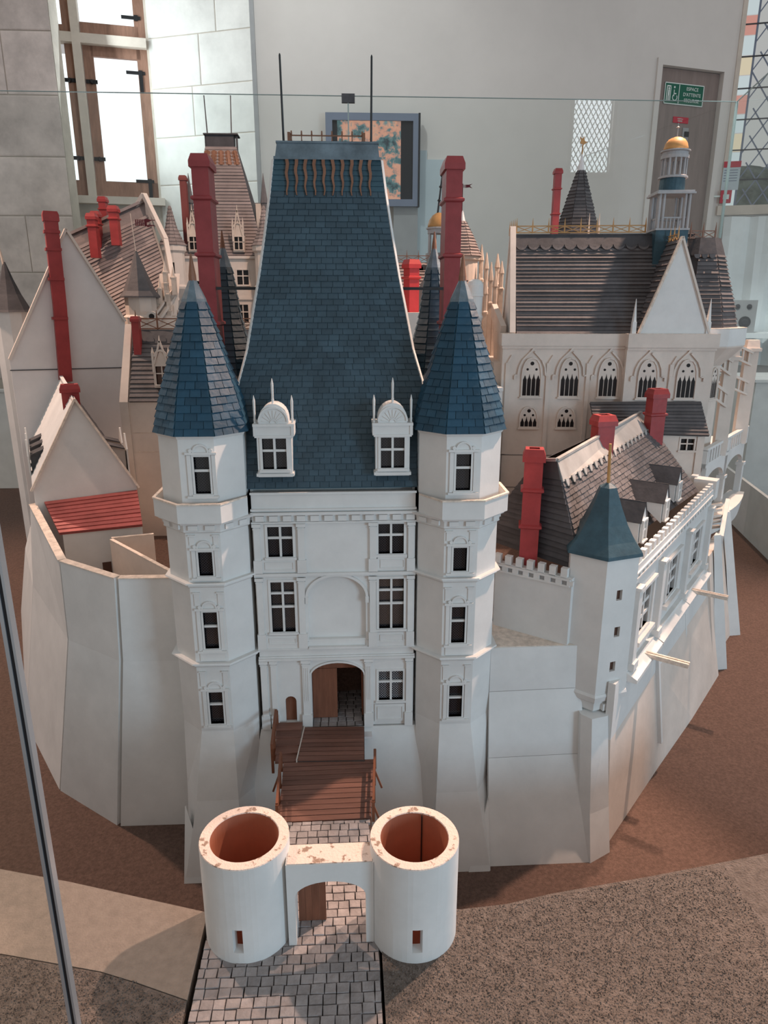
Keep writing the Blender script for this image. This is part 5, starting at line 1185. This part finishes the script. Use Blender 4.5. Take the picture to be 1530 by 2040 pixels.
tiles(sl, 'slate_course', GREY, rows_between(q[0], q[1], lead[1], lead[0], 23), .0065, gap=0); B().slab(*lead, .007).put('lead_band', GREYD, sl)
nrm = (V(q[1])-V(q[0])).cross(V(q[3])-V(q[0])).normalized(); upd = (V(q[3])-V(q[0])).normalized(); ud = (V(q[1])-V(q[0])).normalized()
for i in range(11):
    pnt = V(lead[0])+ud*(.022+.0435*i); pp_ = [pnt+nrm*.0095+ud*x+upd*z for x, z in arc(0, .010, .020, -.022, 0, 180, 8)+arc(0, .010, .020, .012, 180, 360, 6)[1:-1]]
    B().loft([[tuple(x) for x in pp_], [tuple(x-nrm*.006) for x in pp_]]).put('lead_scallop', GREY, sl)
B().slab(Cf(.68, -.29, zb_), Cf(.047, -.29, zb_), Cf(.04, rr2, zr), Cf(.68, rr2, zr), .004, -.008).put('rear_slope', GREYD, chp)
# west gable with coping
g_ = B(Cf); tri = [(.0, .896), (-.304, .896), (-.152, 1.262)]
g_.loft([[(.028, d, z) for d, z in tri], [(.040, d, z) for d, z in tri]]); g_.put('west_gable', WHITE, chp)
for a, b_ in ((tri[0], tri[2]), (tri[1], tri[2])): B(Cf).bar((.032, a[0], a[1]+.004), (.032, b_[0], b_[1]+.006), .020, .012).put('gable_coping', CREAM, chp)
crest(chp, Cf(.045, rr2, zr+.003), Cf(.505, rr2, zr+.003), .026, 8, GOLD, .0034, 2.0)
crest(chp, Cf(.045, rr2, zr+.003), Cf(.032, rr2-.11, zr+.003), .026, 4, GOLD, .003, 2.0)
# front bay gable
ga_, gb2, gt_ = (.465, .899), (.704, .899), (.578, 1.213)
B(Cf).ext([ga_, gb2, gt_], .026, .034).put('bay_gable', WHITE, chp)
for a in (ga_, gb2): B(Cf).bar((a[0], .033, a[1]+.002), (gt_[0], .033, gt_[1]+.004), .018, .007).put('gable_coping', EDGE if a is ga_ else CREAM, chp)
for a, sd in ((ga_, -1), (gb2, 1)):
    qq = [Cf(a[0], .026, a[1]), Cf(a[0], -.14, a[1]), Cf(gt_[0], -.14, gt_[1]), Cf(gt_[0], .026, gt_[1])]; qq = [qq[1], qq[0], qq[3], qq[2]] if sd < 0 else qq
    o = B().slab(*qq, .004, -.004).put('bay_slope', GREYD, chp); tiles(o, 'slate_course', GREY, rows_between(*qq, 18), .006, gap=0)
crest(chp, Cf(gt_[0]-.003, .0, gt_[1]-.01), Cf(gt_[0]-.003, -.13, gt_[1]-.01), .026, 3, GOLD, .0035, 2.0)
for u in (.447, .700): q = B(Cf); q.box(u-.007, u+.007, .02, .04, .899, .94); q.rod((u, .03, .94), (u, .03, 1.017), .0085, .001, 5); q.put('pinnacle', WHITE, chp)
# apse roof at the right end
ac = Cf(.712, -.165, 0); prof = [(.155, .90), (.132, 1.0), (.10, 1.10), (.066, 1.215)]
o = B().lathe((ac.x, ac.y), prof, 8, math.radians(-6.5+22.5)).put('apse_roof', GREYD, chp)
for rr in conequads((ac.x, ac.y), prof, 8, math.radians(-6.5+22.5), (5, 6, 7), 22): tiles(o, 'slate_course', GREY, rr[:19], .007, gap=0)
B().lathe((ac.x, ac.y), [(.085, 1.165), (.064, 1.225)], 8, math.radians(-6.5+22.5)).put('lead_band', GREYD, o)
for i in range(3): pa = Cf(.665+.028*i, -.085, 1.165); B(Cf).ext(arc(.672+.026*i, 1.168, .011, .014, 180, 360, 8), -.082, -.074).put('lead_scallop', GREY, o)
crest(chp, Cf(.655, -.12, 1.222), Cf(.745, -.13, 1.222), .028, 2, BRONZE, .0034, 2.0)
w_ = .178; b = B(); O8 = ngon((ac.x, ac.y), .188, 8, math.radians(16)); I8 = ngon((ac.x, ac.y), .175, 8, math.radians(16))
for i in range(8): b.prism([O8[i], O8[(i+1) % 8], I8[(i+1) % 8], I8[i]], .855, .915)
b.put('apse_parapet', WHITE, chp); B().lathe((ac.x, ac.y), [(.118, .14), (.118, .78), (.185, .85), (.185, .86)], 8, math.radians(16)).put('apse_wall', CREAM, chp)
B().lathe((ac.x, ac.y), [(.189, .915), (.189, .918), (.176, .918)], 8, math.radians(16)).put('apse_rim', EDGE, chp)
W8 = ngon((ac.x, ac.y), .118, 8, math.radians(16)); wv = W8[6]; lancet(chp, Fr(wv, math.degrees(math.atan2(W8[7][1]-wv[1], W8[7][0]-wv[0]))), .045, .66, .775, .05, .001, 3, False)
# bell tower over the ridge
bt = thing('bell_tower', 'grey colonnaded belvedere with ochre dome standing on the chapel roof', 'tower', Cf(.585, -.155, 1.2))
Bc = Cf(.585, -.160, 0); Bf = Fr((Bc.x, Bc.y), -6.5); L4 = lambda a, z0, z1, m, nm, q=0: B(Bf).box(-a, a, -a, a, z0, z1).put(nm, m, bt)
B(Bf).loft([[(x*.060, y*.060, .95+.0) for x, y in ((-1, -1), (1, -1), (1, 1), (-1, 1))], [(x*.056, y*.056, 1.250) for x, y in ((-1, -1), (1, -1), (1, 1), (-1, 1))]]).put('base_block', BLUE2, bt)
L4(.059, 1.250, 1.256, GREYST, 'base_cornice')
for i, (x, y) in enumerate(((-1, -1), (1, -1), (1, 1), (-1, 1))):
    for dx, dy in ((0, 0), (-.28*x, 0), (0, -.28*y)):
        B(Bf).rod(((x+dx)*.051, (y+dy)*.051, 1.256), ((x+dx)*.051, (y+dy)*.051, 1.368), .0052, .0046, 8).put('column', GREYST, bt)
for s_ in range(4):
    h = B(Bf); a = .046; P2 = [(-a, a), (a, a), (a, -a), (-a, -a), (-a, a)]; p, q = P2[s_], P2[s_+1]; h.bar((*p, 1.292), (*q, 1.292), .005); 
    for k in range(1, 7): x, y = lerp(p, q, k/7); h.bar((x, y, 1.256), (x, y, 1.292), .0035)
    h.put('balustrade', GREYST, bt)
b = B(Bf); b.box(-.066, .066, -.066, .066, 1.368, 1.374).box(-.062, .062, -.062, .062, 1.374, 1.380); b.put('platform', GREYST, bt)
B(Bf).lathe((0, 0), [(.044, 1.380), (.042, 1.424)], 24).put('drum', BLUE2, bt); B(Bf).lathe((0, 0), [(.050, 1.424), (.050, 1.430), (.046, 1.432)], 24).put('drum_cornice', GREYST, bt)
for i in range(14):
    a = 2*math.pi*i/14; B(Bf).rod((.041*math.cos(a), .041*math.sin(a), 1.431), (.041*math.cos(a), .041*math.sin(a), 1.488), .0042, .0038, 6).put('column', GREYST, bt)
B(Bf).lathe((0, 0), [(.047, 1.487), (.047, 1.498), (.043, 1.499), (.043, 1.508), (.050, 1.510), (.050, 1.514), (.04, 1.516)], 24).put('entablature', GREYST, bt)
B(Bf).lathe((0, 0), [(.041, 1.514), (.041, 1.522), (.037, 1.537), (.028, 1.549), (.015, 1.556), (.003, 1.558)], 24).put('dome', GOLD, bt, smooth=True)
B(Bf).rod((0, 0, 1.555), (0, 0, 1.602), .0022, .0012).lathe((0, 0), [(.001, 1.584), (.006, 1.588), (.001, 1.592)], 8).put('finial', GREYST, bt)
# small house with dark roof in front of the chapel
sh_ = thing('court_house', 'small cream house with dark slate roof below the chapel bay', 'house', (1.1, .95, .14))
Sf = Fr((.95, .98), -6.5)
DT, DE = .015, .100; DW = DE-.014
(tl_, zt1), (tr_, zt2) = Sf.px(1175, 801, DT), Sf.px(1396, 800, DT); (el_, ze1), (er_, ze2) = Sf.px(1188, 862, DE), Sf.px(1413, 868, DE)
wl_, wz1 = Sf.px(1357, 874, DW); wr_, wz0 = Sf.px(1381, 897, DW)
B(Sf).wall(el_+.02, er_-.008, .14, ze2-.002, [(wl_, wr_, wz0, wz1)], .02, DW).put('front_wall', CREAM, sh_); window(sh_, Sf, wl_, wz0, wr_-wl_, wz1-wz0, 2, (.55,), d=DW, pane=DARKP, m=CREAM)
q = [Sf(el_, DE, ze1), Sf(er_, DE, ze2), Sf(tr_, DT, zt2), Sf(tl_, DT, zt1)]; o = B().slab(*q, .004, -.006).put('roof_slope', GREYD, sh_)
tiles(o, 'slate_course', GREY, rows_between(*q, 10), .005, gap=0)
B(Sf).box(er_-.035, er_-.019, DW, DW+.005, .3, ze2-.006).put('corner_strip', CREAM, sh_)
B(Sf).box(er_-.028, er_-.008, .0, DW-.02, .14, ze2+.02).put('end_wall', CREAM, sh_)
# arcaded terrace on the outer wall
ar = thing('arcaded_terrace', 'white arcaded terrace with balustrade and tall buttress piers at the right edge', 'terrace', (1.5, 1.15, MZ))
Tf = Fr((1.3596, .9594), 48.5); U1 = .63
B(Tf).box(-.02, U1, -.22, .004, .418, .430).put('terrace_floor', WHITE, ar)
b = B(Tf)
b.box(-.02, U1, -.012, .006, .418, .434).box(-.02, U1, -.012, .006, .482, .492)
b.box(-.02, -.005, -.012, .006, .43, .485).box(.275, .315, -.012, .006, .43, .485).box(U1-.02, U1, -.012, .006, .43, .485)
for i in range(7):
    for o_ in (.010, .330): u = o_+.038*i; b.box(u, u+.014, -.010, .004, .43, .485)
b.put('balustrade', WHITE, ar)
for u0_, u1_ in ((.0, .275), (.31, .595)):
    b = B(Tf); archfill(b, u0_, u1_, .335, .055, .418, -.012, .004, 14); b.put('arch', WHITE, ar)
for u in (-.03, .278, .595): q = B(Tf); q.box(u, u+.030, -.016, .008, .18, .335); q.box(u-.005, u+.035, -.02, .012, .322, .336).box(u-.003, u+.033, -.02, .012, .18, .195); q.put('column', WHITE, ar)
B(Tf).box(-.03, .62, -.20, -.18, .14, .42).put('back_wall', GREYC, ar)
q = B(Tf); pts = [(.06+.54*k/8, .03+.028*math.sin(math.pi*k/8)) for k in range(9)]
for (u0_, d0_), (u1_, d1_) in zip(pts, pts[1:]): q.loft([[(u0_, -.03, .135), (u1_, -.03, .135), (u1_, d1_-.01, .135), (u0_, d0_-.01, .135)], [(u0_, -.03, .205), (u1_, -.03, .205), (u1_, d1_, .205), (u0_, d0_, .205)]])
q.put('bowed_parapet', WHITE, ar)
for k, (px_, py_, zb_, tz, wv) in enumerate(((1.487, 1.105, .432, .822, .046), (1.700, 1.345, .432, .838, .050), (1.60, 1.30, .432, .842, .034))):
    pB = V((px_, py_, .432)); f_ = Fr((pB.x, pB.y), -12); q = B(f_)
    q.box(-wv*.5, wv*.5, -.035, .0, .43, tz-.02); q.box(-wv*.64, wv*.64, -.045, .010, tz-.025, tz-.012); q.loft([[(-wv*.52, -.04, tz-.012), (wv*.52, -.04, tz-.012), (wv*.52, .004, tz-.012), (-wv*.52, .004, tz-.012)], [(-wv*.44, -.035, tz+.02), (wv*.44, -.035, tz+.02), (wv*.44, 0, tz+.02), (-wv*.44, 0, tz+.02)]]); q.put('buttress_pier', CREAM, ar)
    if k < 2:
        f0_ = pB+V((0, 0, tz-.432-.03)); q = B(); n_ = V((-.30, -.02, .10)) if k == 0 else V((-.45, -.10, .08))
        for z0 in (0, -.12): 
            q.bar(f0_+V((0, 0, z0)), f0_+n_*.33+V((0, 0, z0+.03)), .014, .010); q.bar(f0_+V((0, 0, z0-.05)), f0_+n_*.33+V((0, 0, z0-.02)), .012, .008)
            for j in range(5): a = f0_+n_*(.33*(j+.5)/5)+V((0, 0, z0+.005)); q.bar(a, a+V((0, 0, -.05)), .007)
        q.put('flying_buttress', CREAM, ar)
ow = [(1.285, .715), (1.345, .80), (1.42, .93), (1.53, 1.08), (1.72, 1.40)]
oT = [(*p, z) for p, z in zip(ow, (.16, .15, .14, .13, .13))]; oB = [(1.335, .66, MZ), (1.40, .76, MZ), (1.475, .885, MZ), (1.60, 1.03, MZ), (1.80, 1.36, MZ)]
for i in range(4): skin(B(), [oT[i], oT[i+1]], [oB[i], oB[i+1]]).put('outer_wall', WHITE if i % 2 else CREAM, ar)
for k in (1, 3): p = V(oT[k]); q_ = V(oB[k]); B().loft([[(q_.x-.02, q_.y-.02, MZ), (q_.x+.03, q_.y-.015, MZ), (q_.x+.02, q_.y+.03, MZ)], [(p.x-.012, p.y-.012, .21), (p.x+.016, p.y-.008, .21), (p.x+.012, p.y+.02, .21)]]).put('wall_buttress', WHITE, ar)
for i in range(5): a, c = at(1405+1.5*i, 1052-11*i, Z=.20+.012*i), at(1432+1.5*i, 1048-11*i, Z=.20+.012*i); B().bar(a, c, .012, .010).put('stair_step', CREAM, ar)
B().bar(at(1436, 1075, Z=.19), at(1449, 1000, Z=.22), .015, .03).put('stair_rail', WHITE, ar)

# ================================================================== BACK OF THE CASTLE
ct = thing('spire_tower', 'grey spired tower with golden weathercock and red chimney behind the chapel', 'tower', (1.135, 2.0, .14))
cc = (1.135, 2.0); prof = [(.145, 1.20), (.105, 1.31), (.060, 1.46), (.017, 1.592)]
B().lathe(cc, [(.125, .14), (.125, 1.2)], 12).put('shaft', CREAM, ct); o = B().lathe(cc, prof, 8, .2).put('spire', GREYD, ct)
for rr in conequads(cc, prof, 8, .2, (3, 4, 5, 6, 7), 26): tiles(o, 'slate_course', GREY, rr[6:], .006, gap=0)
B().lathe(cc, [(.020, 1.585), (.006, 1.645), (.001, 1.67)], 8).put('lead_cap', GREYC, ct)
q = B(); q.rod((cc[0], cc[1], 1.64), (cc[0], cc[1], 1.70), .003); z = 1.70
q.ext([(cc[0]-.016, z+.034), (cc[0]-.010, z+.020), (cc[0]-.012, z+.006), (cc[0]+.004, z), (cc[0]+.022, z+.012), (cc[0]+.012, z+.014), (cc[0]+.004, z+.022), (cc[0]+.006, z+.036), (cc[0]-.004, z+.026)], cc[1]-.002, cc[1]+.002); q.put('weathercock', GOLD, ct)
p = at(1112, 336, Y=1.9); chimney(ct, (p.x, 1.9), .030, .03, 1.15, p.z, (p.z-.085, p.z-.19), flue=False)
for px_ in (1175, 1195): p = at(px_, 425, Y=1.85); B().rod((p.x, p.y, 1.2), (p.x, p.y, p.z), .010, .001, 5).put('pinnacle', STONEP, ct)
cr_ = thing('round_tower', 'cream tower with pale conical grey roof behind the right tall chimney', 'tower', (.56, 1.6, .14))
a = at(919, 512, Y=1.6); rr_ = at(957, 510, Y=1.6).x-a.x; zt = at(918, 420, Y=1.6).z
B().lathe((a.x, a.y), [(rr_*.86, .14), (rr_*.86, a.z-.02), (rr_*.98, a.z-.012), (rr_*.98, a.z+.004)], 20).put('shaft', CREAM, cr_)
prof = [(rr_*1.04, a.z), (rr_*.62, a.z+.075), (.012, zt-.04)]
o = B().lathe((a.x, a.y), prof, 10).put('spire', GREYD, cr_)
for rr in conequads((a.x, a.y), prof, 10, 0, (5, 6, 7, 8, 9), 12): tiles(o, 'slate_course', PINKG, rr, .006, gap=0)
B().lathe((a.x, a.y), [(.018, zt-.06), (.002, zt)], 8).put('lead_cap', GREYC, cr_)
fl0 = at(922, 368, Y=1.75); q = B(); q.rod((fl0.x, 1.75, 1.3), (fl0.x, 1.75, fl0.z+.004), .0016); 
for k in range(2): q.box(fl0.x+.004+.006*k, fl0.x+.007+.006*k, 1.749, 1.751, fl0.z-.012, fl0.z)
q.ext([(fl0.x+.014, fl0.z-.012), (fl0.x+.03, fl0.z-.010), (fl0.x+.042, fl0.z-.014), (fl0.x+.030, fl0.z-.004), (fl0.x+.042, fl0.z+.004), (fl0.x+.026, fl0.z), (fl0.x+.014, fl0.z)], 1.749, 1.751); q.put('pennant', MATS['maroon_cloth'], cr_)
dl_ = thing('domed_lantern', 'grey columned lantern with ochre dome, half hidden behind the right chimney', 'tower', (.43, 1.7, .14))
c = at(874, 455, Y=1.7); r_ = c.x-at(852, 455, Y=1.7).x
B().lathe((c.x, c.y), [(r_*1.0, c.z+.002), (r_*1.0, c.z+.012), (r_*.88, c.z+.032), (r_*.6, c.z+.050), (r_*.3, c.z+.060), (.004, c.z+.063)], 20).put('dome', GOLD, dl_, smooth=True)
B().lathe((c.x, c.y), [(r_*1.0, c.z-.022), (r_*1.0, c.z-.006), (r_*1.12, c.z-.004), (r_*1.12, c.z+.002), (r_*.9, c.z+.004)], 20).put('entablature', GREYST, dl_)
zc = at(866, 505, Y=1.7).z
for i in range(8): a = 2*math.pi*i/8+.3; B().rod((c.x+r_*.86*math.cos(a), c.y+r_*.86*math.sin(a), zc), (c.x+r_*.86*math.cos(a), c.y+r_*.86*math.sin(a), c.z-.02), .007, .006, 8).put('column', GREYST, dl_)
B().lathe((c.x, c.y), [(r_*1.05, .9), (r_*1.05, zc-.03), (r_*1.15, zc-.02), (r_*1.15, zc)], 16).put('drum', GREYST, dl_)
p0, p1 = at(871, 432, Y=1.7), at(884, 322, Y=1.7); q = B(); q.rod(p0, p1, .005, .003); 
for k in (.05, .3, .55, .75): x = p0.lerp(p1, k); q.lathe((x.x, x.y), [(.002, x.z-.008), (.008, x.z), (.002, x.z+.008)], 8)
q.put('finial', ROD, dl_)
lb_ = thing('low_court_range', 'low cream range with rounded grey roof, crossed cresting and bright red chimney', 'house', (.3, 1.55, .14))
a, b_ = at(786, 560, Y=1.6), at(880, 560, Y=1.6); zr_ = at(800, 524, Y=1.6).z
B().box(.05, b_.x+.1, 1.5, 1.9, .14, a.z-.02).put('wall', CREAM, lb_)
q = [V((.05, 1.49, a.z-.03)), V((b_.x+.1, 1.49, a.z-.03)), V((b_.x+.1, 1.62, zr_)), V((.05, 1.62, zr_))]; o = B().slab(*q, .005, -.006).put('roof_slope', PINKG, lb_); tiles(o, 'slate_course', PINKG, rows_between(*q, 8), .006, gap=0)
crest(lb_, V((.15, 1.63, zr_)), V((b_.x+.05, 1.63, zr_)), .032, 7, BRONZE, .0028)
rc = at(862, 560, Y=1.45); R0 = .085; B().lathe((rc.x+.02, 1.45), [(R0, .14), (R0, .98), (R0*1.05, 1.0), (R0, 1.03), (R0*.8, 1.08), (R0*.4, 1.13), (.03, 1.15)], 20).put('round_roof', PINKG, lb_, smooth=True)
p = at(820, 517, Y=1.25); chimney(lb_, (p.x, 1.25), .042, .045, at(815, 622, Y=1.25).z, p.z, (p.z-.065,), ang=25, m=mat('bright_red_paint', (.50, .035, .035), .42, .08, 18))
zz = at(815, 622, Y=1.25).z; B().box(.10, .48, 1.12, 1.42, .14, zz).put('terrace_block', CREAM, lb_)
for i in range(3): p = at(822+9*i, 505, Y=1.6); B().ext(arc(p.x, at(800, 540, Y=1.6).z, .018, .022, 0, 180, 8), 1.515, 1.53).put('lead_scallop', GREYD, lb_)
wt = thing('white_stair_drum', 'plain white round-topped drum between the right spire and the chapel', 'drum', (.58, 1.2, .14))
c = at(946, 590, Y=1.2); r_ = at(963, 590, Y=1.2).x-c.x; zt = at(946, 556, Y=1.2).z
B().lathe((c.x, c.y), [(r_*.9, .14), (r_*.9, at(946, 640, Y=1.2).z), (r_*1.02, at(946, 632, Y=1.2).z), (r_*.88, at(946, 626, Y=1.2).z), (r_*.92, c.z-.003), (r_*1.0, c.z), (r_*.96, c.z+.006), (r_*.94, zt-.022), (r_*.75, zt-.008), (r_*.4, zt-.001), (.003, zt)], 24).put('drum', WHITE, wt)
pg = thing('pinnacle_gallery', 'carved gallery of tall cream pinnacles along the chapel west side', 'gallery', (.62, 1.35, .14))
rn = random.Random(5)
for i, (px_, pt, pb, Yc) in enumerate(((960, 487, 640, 1.62), (970, 503, 660, 1.55), (979, 522, 700, 1.50), (988, 540, 690, 1.46), (992, 505, 640, 1.58), (968, 556, 700, 1.42), (1000, 520, 640, 1.50), (955, 545, 690, 1.5))):
    p, c = at(px_, pt, Y=Yc), at(px_, pb, Y=Yc); z0, z1 = c.z, p.z; q = B()
    q.box(p.x-.009, p.x+.009, Yc-.009, Yc+.009, z0-.2, z0+(z1-z0)*.55); q.lathe((p.x, Yc), [(.013, z0+(z1-z0)*.52), (.014, z0+(z1-z0)*.55), (.009, z0+(z1-z0)*.57), (.009, z0+(z1-z0)*.78), (.012, z0+(z1-z0)*.80), (.002, z1)], 6); q.put('pinnacle', STONEP, pg)
a, b_ = at(985, 690, Y=1.25), at(1000, 690, Y=1.25)
B().box(a.x-.03, b_.x+.02, 1.10, 1.55, .14, a.z-.05).put('gallery_block', CREAM, pg); 
B().add([tuple(at(983, 640, Y=1.36)), tuple(at(1003, 700, Y=1.16)), tuple(at(1003, 770, Y=1.12)), tuple(at(983, 740, Y=1.3))], [(0, 1, 2, 3)]).put('parapet_wall', CREAM, pg)
B().bar(at(984, 618, Y=1.36), at(1002, 662, Y=1.14), .02, .05).put('upper_parapet', CREAM, pg)
sb = thing('side_block', 'plain white block standing between the right turret and chapel wall', 'wall', (.55, 1.0, .14))
a, b_ = at(978, 772, Y=.98), at(1003, 772, Y=.98); B().box(a.x-.05, b_.x-.004, .98, 1.10, .14, a.z).box(a.x-.05, b_.x-.002, .972, .98, a.z-.012, a.z).put('block', WHITE, sb)

# loose grains on the earth
def grains(parent, poly_test, n, box, seed, m):
    r = random.Random(seed); g = B(); k = 0
    while k < n:
        x, y = r.uniform(box[0], box[1]), r.uniform(box[2], box[3])
        if not poly_test(x, y): continue
        s_ = r.uniform(.0007, .0020); a = r.random()*6.28; ps = [(x+s_*math.cos(a+2.09*i), y+s_*math.sin(a+2.09*i), -.0003) for i in range(3)]
        g.add(ps+[(x+s_*.3, y, s_*r.uniform(.7, 1.4))], [(0, 1, 3), (1, 2, 3), (2, 0, 3)]); k += 1
    g.put('soil_grain', m, parent, recalc=False, kind='stuff')
SG = mat('soil_grain', (.16, .132, .115), .95, .1, 30, rnd=.55)
eb, sbk = bpy.data.objects['earth_bank'], bpy.data.objects['soil_bank']
grains(eb, lambda x, y: y < -.565+.155*max(0, x-.25) and ((x-.1335)**2+(y+.591)**2)**.5 > .074, 15000, (.081, .72, -.80, -.50), 2, SG)
grains(sbk, lambda x, y: y < (-.612-.000-(x+.531)*.25 if x < -.30 else -.68-(x+.3)*.36), 7000, (-.62, -.219, -.80, -.60), 4, SG)
